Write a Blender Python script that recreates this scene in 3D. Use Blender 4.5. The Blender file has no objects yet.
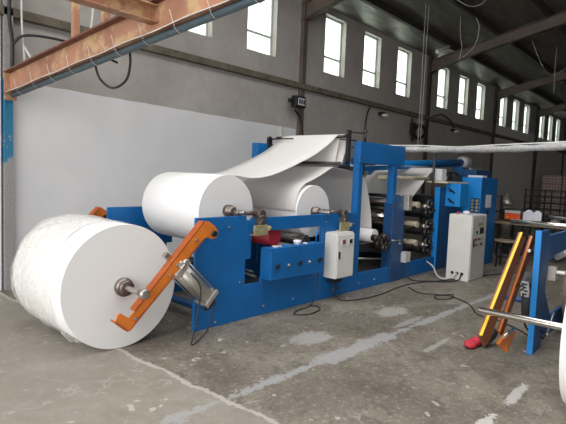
import bpy, bmesh, math, random
from mathutils import Vector, Matrix
random.seed(7)
S = bpy.context.scene
COL = S.collection
PI = math.pi

# ------------------------------------------------------------------ frames
MA = math.radians(-2.0)                      # the machine line stands 2 degrees off the wall
MO = Vector((3.10, 3.77, 0.0))
def to_world(frame, p):
    p = Vector(p)
    if frame == 'm':
        return Matrix.Rotation(MA, 3, 'Z') @ p + MO
    return p

# ------------------------------------------------------------------ materials
def nodes(name):
    m = bpy.data.materials.new(name); m.use_nodes = True
    nt = m.node_tree
    return m, nt, nt.nodes['Principled BSDF']
def N(nt, typ, **k):
    n = nt.nodes.new(typ)
    for a, b in k.items(): setattr(n, a, b)
    return n
def mathn(nt, op, a, b=None, c=None, clamp=False):
    n = nt.nodes.new('ShaderNodeMath'); n.operation = op; n.use_clamp = clamp
    for i, v in enumerate((a, b, c)):
        if v is None: continue
        if isinstance(v, (int, float)): n.inputs[i].default_value = v
        else: nt.links.new(v, n.inputs[i])
    return n.outputs[0]
def mixc(nt, fac, a, b):
    n = nt.nodes.new('ShaderNodeMix'); n.data_type = 'RGBA'
    for s, v in ((n.inputs[0], fac), (n.inputs[6], a), (n.inputs[7], b)):
        if isinstance(v, (int, float)): s.default_value = v
        elif isinstance(v, tuple): s.default_value = v if len(v) == 4 else v + (1,)
        else: nt.links.new(v, s)
    return n.outputs[2]
def noise(nt, scale, detail=4, rough=.55, vec=None, dist=0):
    n = nt.nodes.new('ShaderNodeTexNoise')
    n.inputs['Scale'].default_value = scale; n.inputs['Detail'].default_value = detail
    n.inputs['Roughness'].default_value = rough; n.inputs['Distortion'].default_value = dist
    if vec is not None: nt.links.new(vec, n.inputs['Vector'])
    return n.outputs['Fac']
def ramp(nt, fac, lo, hi):
    n = nt.nodes.new('ShaderNodeMapRange'); n.inputs[1].default_value = lo; n.inputs[2].default_value = hi
    nt.links.new(fac, n.inputs[0]); return n.outputs[0]
def pos(nt):
    g = nt.nodes.new('ShaderNodeNewGeometry'); return g.outputs['Position']
def bump(nt, bs, h, strength=.2, dist=.01):
    b = nt.nodes.new('ShaderNodeBump'); b.inputs['Strength'].default_value = strength; b.inputs['Distance'].default_value = dist
    nt.links.new(h, b.inputs['Height']); nt.links.new(b.outputs[0], bs.inputs['Normal'])

def paint(name, col, rough=.45, metal=0., var=.12, scale=6., dirt=None, bmp=0., thr=.62):
    m, nt, b = nodes(name)
    p = pos(nt)
    f = noise(nt, scale, 5, .6, p)
    dark = tuple(c*(1-var) for c in col); lite = tuple(min(1, c*(1+var)) for c in col)
    c = mixc(nt, ramp(nt, f, .3, .7), dark, lite)
    if dirt:
        f2 = noise(nt, scale*3.1, 6, .7, p)
        c = mixc(nt, ramp(nt, f2, thr, thr+.1), c, dirt)
    nt.links.new(c, b.inputs['Base Color'])
    b.inputs['Roughness'].default_value = rough; b.inputs['Metallic'].default_value = metal
    if bmp: bump(nt, b, noise(nt, scale*8, 4, .6, p), bmp)
    return m

M = {}
M['blue'] = paint('blue_machine_enamel', (.002, .115, .36), .5, 0, .12, 2.5, (.02, .10, .20), 0, .66)
def column_mat():
    m, nt, b = nodes('peeling_blue_column')
    p = pos(nt); sx = nt.nodes.new('ShaderNodeSeparateXYZ'); nt.links.new(p, sx.inputs[0])
    f = noise(nt, 7, 7, .7, p)
    c = mixc(nt, f, (.015, .13, .26), (.03, .20, .34))
    k = ramp(nt, mathn(nt, 'SUBTRACT', mathn(nt, 'MULTIPLY_ADD', noise(nt, 2.2, 6, .75, p), 3.4, -.1), sx.outputs[2]), -.05, .05)
    k = mathn(nt, 'MAXIMUM', k, ramp(nt, f, .62, .66))
    k = mathn(nt, 'MAXIMUM', k, ramp(nt, sx.outputs[2], 2.60, 2.62))
    c = mixc(nt, k, c, mixc(nt, noise(nt, 30, 5, .7, p), (.14, .135, .13), (.42, .42, .42)))
    nt.links.new(c, b.inputs['Base Color']); b.inputs['Roughness'].default_value = .7
    return m
M['blue_column'] = column_mat()
M['blue_light'] = paint('light_and_lit_blue_enamel', (.003, .22, .62), .5, 0, .08, 3)  # also the lit copy of the machine blue on left-facing faces
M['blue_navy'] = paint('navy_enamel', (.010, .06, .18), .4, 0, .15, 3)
M['blue_post'] = paint('blue_column_paint', (.03, .17, .30), .6, 0, .2, 4, (.30, .31, .31), .2, .50)
M['orange'] = paint('orange_enamel', (.62, .17, .02), .42, 0, .12, 8, (.28, .07, .02), 0, .66)
M['orange_dark'] = paint('red_oxide_orange', (.38, .085, .018), .5, 0, .2, 8)
M['yellow'] = paint('yellow_and_lit_orange_enamel', (.80, .50, .02), .45, 0, .08, 6)
M['primer'] = paint('red_oxide_primer', (.36, .175, .11), .65, 0, .3, 1.6, (.46, .31, .17), .1, .50)
M['primer_dark'] = paint('dull_red_primer', (.14, .055, .036), .6, 0, .25, 5, (.33, .2, .14), .1, .6)
M['conduit'] = paint('blue_grey_conduit', (.055, .085, .105), .5, 0, .15, 6)
M['white_cable'] = paint('white_cable_sheath', (.6, .6, .58), .6, 0, .1, 20)
M['black_cable'] = paint('black_rubber_cable', (.015, .015, .017), .55, 0, .1, 20)
M['black'] = paint('black_iron', (.018, .018, .02), .45, .3, .3, 20)
M['dark_steel'] = paint('oily_dark_steel', (.06, .055, .052), .4, .7, .35, 25)
M['steel'] = paint('brushed_steel', (.45, .43, .41), .32, .9, .15, 30, (.2, .17, .14), 0, .62)
M['chrome'] = paint('polished_steel', (.62, .60, .57), .18, 1, .08, 12)
M['alu'] = paint('cast_aluminium', (.50, .48, .44), .42, .7, .12, 12)
M['brass'] = paint('dull_zinc_bracket', (.42, .38, .22), .45, .4, .3, 30)
M['box_white'] = paint('cream_sheet_steel', (.68, .67, .64), .45, 0, .04, 3)
M['box_grey'] = paint('pale_grey_sheet_steel', (.50, .50, .49), .5, 0, .05, 3)
M['blue_shaded'] = paint('shaded_blue_enamel', (.018, .085, .24), .5, 0, .15, 4)  # machine blue with the shade of the front-facing plate mixed in
M['orange_shaded'] = paint('shaded_orange_channel', (.20, .065, .03), .55, 0, .2, 8)  # arm orange darkened to carry the shade on its front faces
M['cream'] = paint('cream_rubber_roller', (.62, .55, .40), .5, 0, .1, 8)
M['red'] = paint('red_roller', (.28, .012, .02), .5, 0, .1, 8)
M['red_rag'] = paint('red_cloth', (.50, .03, .05), .8, 0, .2, 30)
M['card'] = paint('grey_brown_core', (.26, .22, .18), .8, 0, .15, 10)
M['orange_box'] = paint('orange_red_case', (.75, .09, .02), .5, 0, .15, 8)
M['white_sheet'] = paint('white_card', (.72, .73, .82), .7, 0, .04, 8)
M['table_wood'] = paint('worn_plywood', (.26, .20, .14), .7, 0, .2, 8)
M['foil'] = paint('crumpled_silver_film', (.48, .48, .49), .45, .4, .3, 30, None, .8)
M['ledge'] = paint('weathered_concrete_ledge', (.135, .115, .085), .9, 0, .35, 3, (.05, .045, .04), .3, .56)
M['rafter'] = paint('dusty_brown_steel', (.13, .10, .085), .6, .1, .25, 2.5, (.07, .05, .045), 0, .6)
M['purlin'] = paint('dark_purlin_steel', (.045, .038, .036), .6, .2, .25, 4)
M['lamp_face'] = paint('pale_lamp_glass', (.75, .74, .65), .3, 0, .1, 20)
M['print'] = paint('dark_print', (.04, .04, .05), .7, 0, .1, 20)
M['light_panel'] = paint('pale_paper_label', (.62, .64, .68), .7, 0, .06, 30)

def paper_mat(name, col, trans=.0, bands=False):
    m, nt, b = nodes(name)
    p = pos(nt)
    f = noise(nt, 1.5, 3, .5, p)
    c = mixc(nt, f, tuple(x*.97 for x in col), col)
    nt.links.new(c, b.inputs['Base Color'])
    b.inputs['Roughness'].default_value = .85
    b.inputs['Specular IOR Level'].default_value = .2
    if trans:
        t = nt.nodes.new('ShaderNodeBsdfTranslucent'); t.inputs[0].default_value = col + (1,)
        mx = nt.nodes.new('ShaderNodeMixShader'); mx.inputs[0].default_value = trans
        out = nt.nodes['Material Output']
        nt.links.new(b.outputs[0], mx.inputs[1]); nt.links.new(t.outputs[0], mx.inputs[2]); nt.links.new(mx.outputs[0], out.inputs[0])
    return m
M['paper'] = paper_mat('white_tissue_paper', (.86, .86, .87))
M['paper_web'] = paper_mat('white_tissue_web', (.87, .86, .85), .3)
M['paper_end'] = paper_mat('cut_paper_end', (.76, .76, .765))
M['gunmetal'] = paint('worn_gunmetal', (.20, .17, .155), .38, .8, .25, 25)
M['dark_grey'] = paint('dark_grey_hose', (.07, .075, .08), .5, 0, .2, 20)

def film_mat():
    m, nt, b = nodes('crinkled_plastic_film')
    p = pos(nt)
    b.inputs['Base Color'].default_value = (.80, .80, .77, 1)
    b.inputs['Roughness'].default_value = .4
    mp = nt.nodes.new('ShaderNodeMapping'); mp.inputs['Scale'].default_value = (1.2, 4, 1.2)
    nt.links.new(p, mp.inputs[0])
    h = noise(nt, 3.5, 6, .65, mp.outputs[0], 1.5)
    bump(nt, b, h, .2, .02)
    tr = nt.nodes.new('ShaderNodeBsdfTransparent')
    mx = nt.nodes.new('ShaderNodeMixShader')
    f = ramp(nt, noise(nt, 5, 5, .6, mp.outputs[0], 1), .35, .7)
    nt.links.new(mathn(nt, 'MULTIPLY_ADD', f, .35, .22), mx.inputs[0])
    nt.links.new(tr.outputs[0], mx.inputs[1]); nt.links.new(b.outputs[0], mx.inputs[2])
    nt.links.new(mx.outputs[0], nt.nodes['Material Output'].inputs[0])
    return m
M['film'] = film_mat()

def glass_mat():
    m, nt, b = nodes('dusty_window_glass')
    b.inputs['Base Color'].default_value = (.80, .86, .82, 1); b.inputs['Roughness'].default_value = .3
    tr = nt.nodes.new('ShaderNodeBsdfTransparent'); tr.inputs[0].default_value = (.93, 1, .96, 1)
    tl = nt.nodes.new('ShaderNodeBsdfTranslucent'); tl.inputs[0].default_value = (.86, .93, .89, 1)
    a = nt.nodes.new('ShaderNodeMixShader'); a.inputs[0].default_value = .25
    nt.links.new(tl.outputs[0], a.inputs[1]); nt.links.new(b.outputs[0], a.inputs[2])
    mx = nt.nodes.new('ShaderNodeMixShader')
    f = ramp(nt, noise(nt, 2.5, 4, .6, pos(nt)), .3, .75)
    nt.links.new(mathn(nt, 'MULTIPLY_ADD', f, .35, .45), mx.inputs[0])
    nt.links.new(tr.outputs[0], mx.inputs[1]); nt.links.new(a.outputs[0], mx.inputs[2])
    nt.links.new(mx.outputs[0], nt.nodes['Material Output'].inputs[0])
    return m
M['glass'] = glass_mat()
M['win_frame'] = paint('white_window_frame', (.55, .56, .54), .5, 0, .1, 6)

def wall_mat():
    m, nt, b = nodes('grey_render_with_white_paint')
    p = pos(nt); sx = nt.nodes.new('ShaderNodeSeparateXYZ'); nt.links.new(p, sx.inputs[0])
    X, Y, Z = sx.outputs
    f = noise(nt, .9, 6, .6, p); f2 = noise(nt, 6, 5, .6, p)
    g = mixc(nt, ramp(nt, f, .3, .7), (.34, .318, .300), (.46, .435, .412))
    g = mixc(nt, mathn(nt, 'MULTIPLY', ramp(nt, f2, .45, .8), .35), g, (.28, .26, .245))
    # pale painted area: a rectangle of paint 2.6 m high that ends just left of the first pillar
    w = mixc(nt, ramp(nt, noise(nt, 1.3, 4, .5, p), .3, .7), (.66, .67, .69), (.74, .74, .75))
    edge = mathn(nt, 'MULTIPLY_ADD', noise(nt, 3, 2, .5, p), .03, -.015)
    top = mathn(nt, 'SUBTRACT', 2.655, mathn(nt, 'MULTIPLY', X, .016))
    top = mathn(nt, 'ADD', top, edge)
    inz = mathn(nt, 'LESS_THAN', Z, top)
    inx = mathn(nt, 'LESS_THAN', X, mathn(nt, 'ADD', 8.16, edge))
    k = mathn(nt, 'MULTIPLY', inz, inx)
    # extra light on the far bays, painted into the render as paler grey
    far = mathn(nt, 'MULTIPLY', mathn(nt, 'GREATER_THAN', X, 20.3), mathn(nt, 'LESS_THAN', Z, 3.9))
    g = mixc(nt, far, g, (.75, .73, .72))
    nt.links.new(mixc(nt, k, g, w), b.inputs['Base Color'])
    b.inputs['Roughness'].default_value = .85
    bump(nt, b, noise(nt, 9, 6, .65, p), .25, .01)
    return m
M['wall'] = wall_mat()
M['white_wall'] = paint('white_limewash', (.78, .78, .78), .85, 0, .04, 2)

def ceil_mat():
    m, nt, b = nodes('foil_faced_roof_lining')
    p = pos(nt)
    mp = nt.nodes.new('ShaderNodeMapping'); mp.inputs['Scale'].default_value = (.5, 2.2, 1)
    nt.links.new(p, mp.inputs[0])
    f = noise(nt, 2.2, 6, .65, mp.outputs[0], .6)
    c = mixc(nt, ramp(nt, f, .3, .75), (.20, .19, .17), (.40, .39, .34))
    nt.links.new(c, b.inputs['Base Color'])
    b.inputs['Metallic'].default_value = .7; b.inputs['Roughness'].default_value = .42
    bump(nt, b, f, .5, .05)
    return m
M['ceiling'] = ceil_mat()

def floor_mat():
    m, nt, b = nodes('worn_patched_concrete')
    p = pos(nt); s = nt.nodes.new('ShaderNodeSeparateXYZ'); nt.links.new(p, s.inputs[0])
    X, Y, Z = s.outputs
    n1 = noise(nt, .9, 8, .7, p, .5); n2 = noise(nt, 4.2, 8, .78, p, .4); n3 = noise(nt, 17, 5, .7, p)
    base = mixc(nt, ramp(nt, n1, .32, .68), (.105, .089, .068), (.255, .228, .185))
    base = mixc(nt, mathn(nt, 'MULTIPLY', ramp(nt, n2, .50, .60), .6), base, (.085, .072, .056))
    base = mixc(nt, mathn(nt, 'MULTIPLY', ramp(nt, noise(nt, 21, 9, .85, p), .53, .60), .6), base, (.42, .39, .34))
    base = mixc(nt, mathn(nt, 'MULTIPLY', ramp(nt, noise(nt, 9, 9, .85, p, .6), .54, .60), .5), base, (.075, .063, .05))
    # the slab left of the joint was poured from a paler mix
    jx = mathn(nt, 'MULTIPLY_ADD', noise(nt, 3, 3, .5, p), .1, 2.30)
    left = mathn(nt, 'LESS_THAN', X, jx)
    pale = mixc(nt, ramp(nt, n2, .35, .7), (.24, .215, .18), (.36, .332, .29))
    pale = mixc(nt, mathn(nt, 'MULTIPLY', ramp(nt, noise(nt, 12, 9, .85, p), .52, .6), .35), pale, (.47, .44, .39))
    pale = mixc(nt, mathn(nt, 'MULTIPLY', ramp(nt, n1, .48, .7), .6), pale, (.20, .18, .15))
    base = mixc(nt, mathn(nt, 'MULTIPLY', left, .85), base, pale)
    # scuffs and mortar specks
    v = nt.nodes.new('ShaderNodeTexVoronoi'); v.inputs['Scale'].default_value = 5.5; v.inputs['Randomness'].default_value = 1
    wp = nt.nodes.new('ShaderNodeVectorMath'); wp.operation = 'ADD'
    nz = nt.nodes.new('ShaderNodeTexNoise'); nz.inputs['Scale'].default_value = 5; nz.inputs['Detail'].default_value = 4
    nt.links.new(p, nz.inputs['Vector'])
    sc = nt.nodes.new('ShaderNodeVectorMath'); sc.operation = 'SCALE'; sc.inputs['Scale'].default_value = .35
    nt.links.new(nz.outputs['Color'], sc.inputs[0]); nt.links.new(p, wp.inputs[0]); nt.links.new(sc.outputs[0], wp.inputs[1])
    nt.links.new(wp.outputs[0], v.inputs['Vector'])
    sp = mathn(nt, 'SUBTRACT', mathn(nt, 'MULTIPLY_ADD', noise(nt, 1.7, 2, .5, p), .5, -.14), v.outputs['Distance'])
    spk = ramp(nt, sp, .0, .03)
    base = mixc(nt, mathn(nt, 'MULTIPLY', spk, .75), base, (.50, .475, .43))
    # hairline cracks
    v2 = nt.nodes.new('ShaderNodeTexVoronoi'); v2.feature = 'DISTANCE_TO_EDGE'; v2.inputs['Scale'].default_value = 1.1
    nt.links.new(wp.outputs[0], v2.inputs['Vector'])
    ck = mathn(nt, 'LESS_THAN', v2.outputs['Distance'], .006)
    ck = mathn(nt, 'MULTIPLY', ck, mathn(nt, 'GREATER_THAN', n1, .54))
    base = mixc(nt, mathn(nt, 'MULTIPLY', ck, .45), base, (.42, .40, .37))
    # grey mortar strip over the long joint
    wob = noise(nt, 2.6, 5, .65, p)
    cy = mathn(nt, 'SUBTRACT', 2.60, mathn(nt, 'MULTIPLY', X, .052))
    d = mathn(nt, 'ABSOLUTE', mathn(nt, 'SUBTRACT', Y, cy))
    bulge = mathn(nt, 'MULTIPLY', mathn(nt, 'LESS_THAN', mathn(nt, 'ABSOLUTE', mathn(nt, 'SUBTRACT', X, 4.0)), .55), .05)
    wdt = mathn(nt, 'ADD', mathn(nt, 'ADD', mathn(nt, 'MULTIPLY_ADD', noise(nt, 5, 7, .75, p), .26, -.09), mathn(nt, 'MULTIPLY_ADD', noise(nt, 24, 8, .8, p), .26, -.13)), bulge)
    strip = mathn(nt, 'MULTIPLY', mathn(nt, 'LESS_THAN', d, wdt), mathn(nt, 'LESS_THAN', X, 7.6))
    grey = mixc(nt, n3, (.30, .305, .31), (.40, .405, .41))
    base = mixc(nt, mathn(nt, 'MULTIPLY', strip, .8), base, grey)
    # broken white line across it
    fine0 = noise(nt, 14, 8, .8, p)
    jd = mathn(nt, 'ABSOLUTE', mathn(nt, 'SUBTRACT', X, jx))
    jl = mathn(nt, 'MULTIPLY', mathn(nt, 'LESS_THAN', jd, mathn(nt, 'ADD', mathn(nt, 'MULTIPLY_ADD', fine0, .13, -.055), mathn(nt, 'MULTIPLY_ADD', n2, .06, -.022))), mathn(nt, 'GREATER_THAN', Y, 1.4))
    base = mixc(nt, mathn(nt, 'MULTIPLY', jl, .8), base, (.47, .45, .42))
    # pale filler patches
    fine = noise(nt, 22, 8, .8, p)
    def patch(cx, cy_, rx, ry, c):
        global_b = mathn(nt, 'ADD', mathn(nt, 'POWER', mathn(nt, 'DIVIDE', mathn(nt, 'SUBTRACT', X, cx), rx), 2.),
                         mathn(nt, 'POWER', mathn(nt, 'DIVIDE', mathn(nt, 'SUBTRACT', Y, cy_), ry), 2.))
        w = mathn(nt, 'ADD', mathn(nt, 'ADD', global_b, mathn(nt, 'MULTIPLY_ADD', n2, 3.2, -1.6)), mathn(nt, 'MULTIPLY_ADD', fine, 4.0, -2.0))
        return mathn(nt, 'LESS_THAN', w, .75), c
    for a in ((3.87, 2.87, .30, .17, (.36, .355, .345)), (5.35, 2.80, .28, .17, (.40, .39, .37)),
              (3.35, 1.02, .20, .05, (.60, .59, .57)), (3.05, 1.15, .13, .05, (.52, .51, .49)), (3.95, 1.0, .30, .05, (.50, .49, .47)),
              (2.95, .85, .10, .06, (.55, .54, .52)), (4.6, 1.9, .3, .04, (.36, .35, .33)), (5.1, 2.45, .35, .05, (.34, .33, .31))):
        k, c = patch(*a)
        base = mixc(nt, mathn(nt, 'MULTIPLY', k, .75), base, c)
    nt.links.new(base, b.inputs['Base Color'])
    r = mathn(nt, 'MULTIPLY_ADD', n2, .35, .42); nt.links.new(r, b.inputs['Roughness'])
    bump(nt, b, n3, .25, .006)
    return m
M['floor'] = floor_mat()

def brick_mat():
    m, nt, b = nodes('pink_printed_packs')
    p = pos(nt); sp = nt.nodes.new('ShaderNodeSeparateXYZ'); nt.links.new(p, sp.inputs[0])
    cb = nt.nodes.new('ShaderNodeCombineXYZ')
    nt.links.new(sp.outputs[1], cb.inputs[0]); nt.links.new(sp.outputs[2], cb.inputs[1])
    br = nt.nodes.new('ShaderNodeTexBrick'); br.inputs['Scale'].default_value = 1
    br.inputs['Brick Width'].default_value = .13; br.inputs['Row Height'].default_value = .13; br.inputs['Mortar Size'].default_value = .02
    br.offset = 0
    br.inputs['Color1'].default_value = (.50, .36, .33, 1); br.inputs['Color2'].default_value = (.58, .46, .43, 1); br.inputs['Mortar'].default_value = (.25, .17, .16, 1)
    nt.links.new(cb.outputs[0], br.inputs['Vector']); nt.links.new(br.outputs[0], b.inputs['Base Color'])
    return m
M['packs'] = brick_mat()

# ------------------------------------------------------------------ mesh builder
BASE = {}
class MB:
    def __init__(s): s.bm = bmesh.new(); s.smooth = []
    def box(s, x0, x1, y0, y1, z0, z1):
        v = [s.bm.verts.new(p) for p in ((x0,y0,z0),(x1,y0,z0),(x1,y1,z0),(x0,y1,z0),(x0,y0,z1),(x1,y0,z1),(x1,y1,z1),(x0,y1,z1))]
        for f in ((0,3,2,1),(4,5,6,7),(0,1,5,4),(1,2,6,5),(2,3,7,6),(3,0,4,7)): s.bm.faces.new([v[i] for i in f])
        return s
    def prism(s, poly, v0, v1):           # outline in (x, z), extruded along y
        a = [s.bm.verts.new((x, v0, z)) for x, z in poly]; b = [s.bm.verts.new((x, v1, z)) for x, z in poly]
        s.bm.faces.new(a); s.bm.faces.new(b[::-1]); n = len(poly)
        for i in range(n): s.bm.faces.new((a[i], b[i], b[(i+1) % n], a[(i+1) % n]))
        return s
    def bar(s, p, q, w, h, up=(0,0,1)):
        p, q = Vector(p), Vector(q); d = (q-p).normalized(); side = d.cross(Vector(up))
        if side.length < 1e-4: side = d.cross(Vector((1,0,0)))
        side.normalize(); u = side.cross(d).normalized()
        v = []
        for c in (p, q):
            for a, b in ((-1,-1),(1,-1),(1,1),(-1,1)): v.append(s.bm.verts.new(c + side*a*w/2 + u*b*h/2))
        for f in ((0,1,2,3),(7,6,5,4),(0,4,5,1),(1,5,6,2),(2,6,7,3),(3,7,4,0)): s.bm.faces.new([v[i] for i in f])
        return s
    def ring(s, c, d, r, seg):
        d = Vector(d).normalized(); a = d.orthogonal().normalized(); b = d.cross(a)
        return [s.bm.verts.new(Vector(c) + a*r*math.cos(2*PI*i/seg) + b*r*math.sin(2*PI*i/seg)) for i in range(seg)]
    def lathe(s, p, q, prof, seg=32, caps=True, sm=True):     # prof: (t along axis in metres, radius)
        p, q = Vector(p), Vector(q); d = (q-p).normalized(); rs = [s.ring(p+d*t, d, max(r, .0005), seg) for t, r in prof]
        for A, B in zip(rs, rs[1:]):
            for i in range(seg):
                f = s.bm.faces.new((A[i], A[(i+1) % seg], B[(i+1) % seg], B[i])); f.smooth = sm
        if caps: s.bm.faces.new(rs[0][::-1]); s.bm.faces.new(rs[-1])
        return s
    def cyl(s, p, q, r, seg=24, bev=.0):
        L = (Vector(q)-Vector(p)).length
        if bev: return s.lathe(p, q, [(0, r-bev), (bev, r), (L-bev, r), (L, r-bev)], seg)
        return s.lathe(p, q, [(0, r), (L, r)], seg)
    def tube(s, pts, r, seg=8, smooth=4):
        pts = [Vector(p) for p in pts]
        if smooth and len(pts) > 2: pts = catmull(pts, smooth)
        rs = []
        a = None
        for i, c in enumerate(pts):
            d = (pts[min(i+1, len(pts)-1)] - pts[max(i-1, 0)]).normalized()
            if a is None: a = d.orthogonal().normalized()
            a = (a - d*a.dot(d)).normalized(); b = d.cross(a)
            rr = r(i/(len(pts)-1)) if callable(r) else r
            rs.append([s.bm.verts.new(c + a*rr*math.cos(2*PI*k/seg) + b*rr*math.sin(2*PI*k/seg)) for k in range(seg)])
        for A, B in zip(rs, rs[1:]):
            for k in range(seg):
                f = s.bm.faces.new((A[k], A[(k+1) % seg], B[(k+1) % seg], B[k])); f.smooth = True
        s.bm.faces.new(rs[0][::-1]); s.bm.faces.new(rs[-1])
        return s
    def sheet(s, prof, y0, y1, ny=8, thick=.003, wob=0.):   # profile (x,z) swept along y, given a thickness
        n = len(prof); pr = [Vector((x, 0, z)) for x, z in prof]
        nor = []
        for i in range(n):
            d = (pr[min(i+1, n-1)] - pr[max(i-1, 0)]).normalized(); nor.append(Vector((-d.z, 0, d.x)))
        sides = []
        for sg in (.5, -.5):
            g = []
            for i in range(n):
                row = []
                for j in range(ny+1):
                    y = y0 + (y1-y0)*j/ny
                    w = wob*math.sin(i*.9 + j*1.3)*math.sin(PI*i/(n-1))
                    row.append(s.bm.verts.new(pr[i] + Vector((0, y, 0)) + nor[i]*(sg*thick + w)))
                g.append(row)
            sides.append(g)
        A, B = sides
        for i in range(n-1):
            for j in range(ny):
                f = s.bm.faces.new((A[i][j], A[i][j+1], A[i+1][j+1], A[i+1][j])); f.smooth = True
                f = s.bm.faces.new((B[i][j], B[i+1][j], B[i+1][j+1], B[i][j+1])); f.smooth = True
            s.bm.faces.new((A[i][0], A[i+1][0], B[i+1][0], B[i][0])); s.bm.faces.new((A[i][ny], B[i][ny], B[i+1][ny], A[i+1][ny]))
        for i in (0, n-1):
            for j in range(ny): s.bm.faces.new((A[i][j], A[i][j+1], B[i][j+1], B[i][j]) if i else (A[i][j], B[i][j], B[i][j+1], A[i][j+1]))
        return s
    def ball(s, c, r, sc=(1,1,1), seg=16):
        m = Matrix.Translation(c) @ Matrix.Diagonal((sc[0]*r, sc[1]*r, sc[2]*r, 1))
        g = bmesh.ops.create_uvsphere(s.bm, u_segments=seg, v_segments=seg//2, radius=1, matrix=m)
        for v in g['verts']:
            for f in v.link_faces: f.smooth = True
        return s
    def build(s, name, mat, parent=None, base=None, frame='w', bevel=0., label=None, kind=None):
        if parent is not None: frame, base = BASE[parent.name]
        base = Vector(base if base is not None else (0,0,0))
        bmesh.ops.recalc_face_normals(s.bm, faces=s.bm.faces)
        for v in s.bm.verts: v.co -= base
        me = bpy.data.meshes.new(name); s.bm.to_mesh(me); s.bm.free()
        me.materials.append(M[mat] if isinstance(mat, str) else mat)
        o = bpy.data.objects.new(name, me); COL.objects.link(o)
        if parent is not None: o.parent = parent
        else:
            o.location = to_world(frame, base)
            if frame == 'm': o.rotation_euler.z = MA
        BASE[o.name] = (frame, base)
        if bevel:
            b = o.modifiers.new('bevel', 'BEVEL'); b.width = bevel; b.segments = 2; b.limit_method = 'ANGLE'
        if label: o['label'] = label
        if kind: o['kind'] = kind
        return o
def catmull(pts, n):
    out = []
    P = [pts[0]*2-pts[1]] + list(pts) + [pts[-1]*2-pts[-2]]
    for i in range(1, len(P)-2):
        for k in range(n):
            t = k/n; a, b, c, d = P[i-1], P[i], P[i+1], P[i+2]
            out.append(.5*((2*b) + (c-a)*t + (2*a-5*b+4*c-d)*t*t + (3*b-a-3*c+d)*t**3))
    out.append(pts[-1]); return out
def thing(name, label, cat, base, frame='w', group=None):
    o = bpy.data.objects.new(name, None); COL.objects.link(o)
    o.location = to_world(frame, base)
    if frame == 'm': o.rotation_euler.z = MA
    o.empty_display_size = .1
    BASE[o.name] = (frame, Vector(base))
    return tag(o, label, cat, group)
def tag(o, label, cat, group=None):
    o['label'] = label; o['category'] = cat
    if group: o['group'] = group
    return o
def smooth2(prof, n=5):
    return [(p.x, p.z) for p in catmull([Vector((a, 0, b)) for a, b in prof], n)]
def copy_thing(o, loc, label=None):
    c = o.copy(); COL.objects.link(c); c.location = loc
    if label: c['label'] = label
    for ch in list(o.children):
        d = ch.copy(); COL.objects.link(d); d.parent = c
        for g in ch.children:
            e = g.copy(); COL.objects.link(e); e.parent = d
    return c

# ------------------------------------------------------------------ the building
YW = 6.70
XL, XR, YR = -7.0, 46.0, -9.5
BAYS = [2.45, 8.25, 14.3, 20.3, 26.4, 32.5, 38.6]
def roofz(y): return 5.25 + .235*(YW - y) if y > -1.4 else 5.25 + .235*(YW+1.4) - .235*(-1.4 - y)
fl = MB(); fl.box(XL-4, XR, YR, YW+.25, -.2, 0); fl.build('floor', 'floor', kind='structure')

wins = []
for i, bx in enumerate(BAYS):
    offs = (.72, 2.42, 4.08) if i != 0 else (1.0, 2.55, 4.20)
    if i == 1: offs = (.80, 2.41, 4.12)
    for o in offs: wins.append((bx+o, bx+o+.80))
wins = [w for w in wins if w[1] < XR-1]
wb = MB()
ZB, ZT, TH = 3.86, 5.12, .22
wb.box(XL, XR, YW, YW+TH, 0, ZB); wb.box(XL, XR, YW, YW+TH, ZT, 5.4)
x = XL
for a, b_ in wins:
    wb.box(x, a, YW, YW+TH, ZB, ZT); x = b_
wb.box(x, XR, YW, YW+TH, ZB, ZT)
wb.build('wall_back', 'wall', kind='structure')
for n, (a, b_) in enumerate(wins):
    m = MB(); y0, y1 = YW+.12, YW+.17; t = .035
    m.box(a, a+t, y0, y1, ZB, ZT); m.box(b_-t, b_, y0, y1, ZB, ZT); m.box(a+t, b_-t, y0, y1, ZB, ZB+t); m.box(a+t, b_-t, y0, y1, ZT-t, ZT)
    m.box(a+t, b_-t, y0, y1, ZB+.36, ZB+.40)
    w = m.build('window_%d' % (n+1), 'win_frame', base=((a+b_)/2, y0, ZB), kind='structure')
    g = MB(); g.box(a+t, b_-t, y0+.02, y0+.026, ZB+t, ZB+.36); g.box(a+t, b_-t, y0+.02, y0+.026, ZB+.40, ZT-t)
    g.build('glass_pane', 'glass', w)

lw = MB(); lw.box(XL, 2.42, YW-.06, YW-.001, 0, 5.2); lw.build('wall_left', 'white_wall', kind='structure')
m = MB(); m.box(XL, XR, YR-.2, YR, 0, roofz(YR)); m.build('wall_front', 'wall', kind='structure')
m = MB()
m.prism([(0,0),(1,0)][:0] or [(XR, 0), (XR+.2, 0), (XR+.2, 7.3), (XR, 7.3)], YR, YW+.2); m.build('wall_right', 'wall', kind='structure')

# roof with unseen skylight openings, added to brighten the rolls and webs
c = MB(); yr = -1.4
def roofslab(x0, x1, ya, yb):
    pa, pb = roofz(ya), roofz(yb)
    v = [c.bm.verts.new(p) for p in ((x0,ya,pa),(x1,ya,pa),(x1,yb,pb),(x0,yb,pb),(x0,ya,pa+.08),(x1,ya,pa+.08),(x1,yb,pb+.08),(x0,yb,pb+.08))]
    for f in ((0,3,2,1),(4,5,6,7),(0,1,5,4),(1,2,6,5),(2,3,7,6),(3,0,4,7)): c.bm.faces.new([v[i] for i in f])
SKY = [(-6.2, -3.2), (-2.6, .4), (1.0, 4.0), (4.6, 7.2)]
SY0, SY1 = -1.1, 4.0
x = XL
for a, b_ in SKY:
    roofslab(x, a, SY0, SY1); x = b_
roofslab(x, XR, SY0, SY1); roofslab(XL, XR, SY1, YW+.2); roofslab(XL, XR, yr, SY0); roofslab(XL, XR, YR, yr)
c.build('ceiling', 'ceiling', kind='structure')
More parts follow.
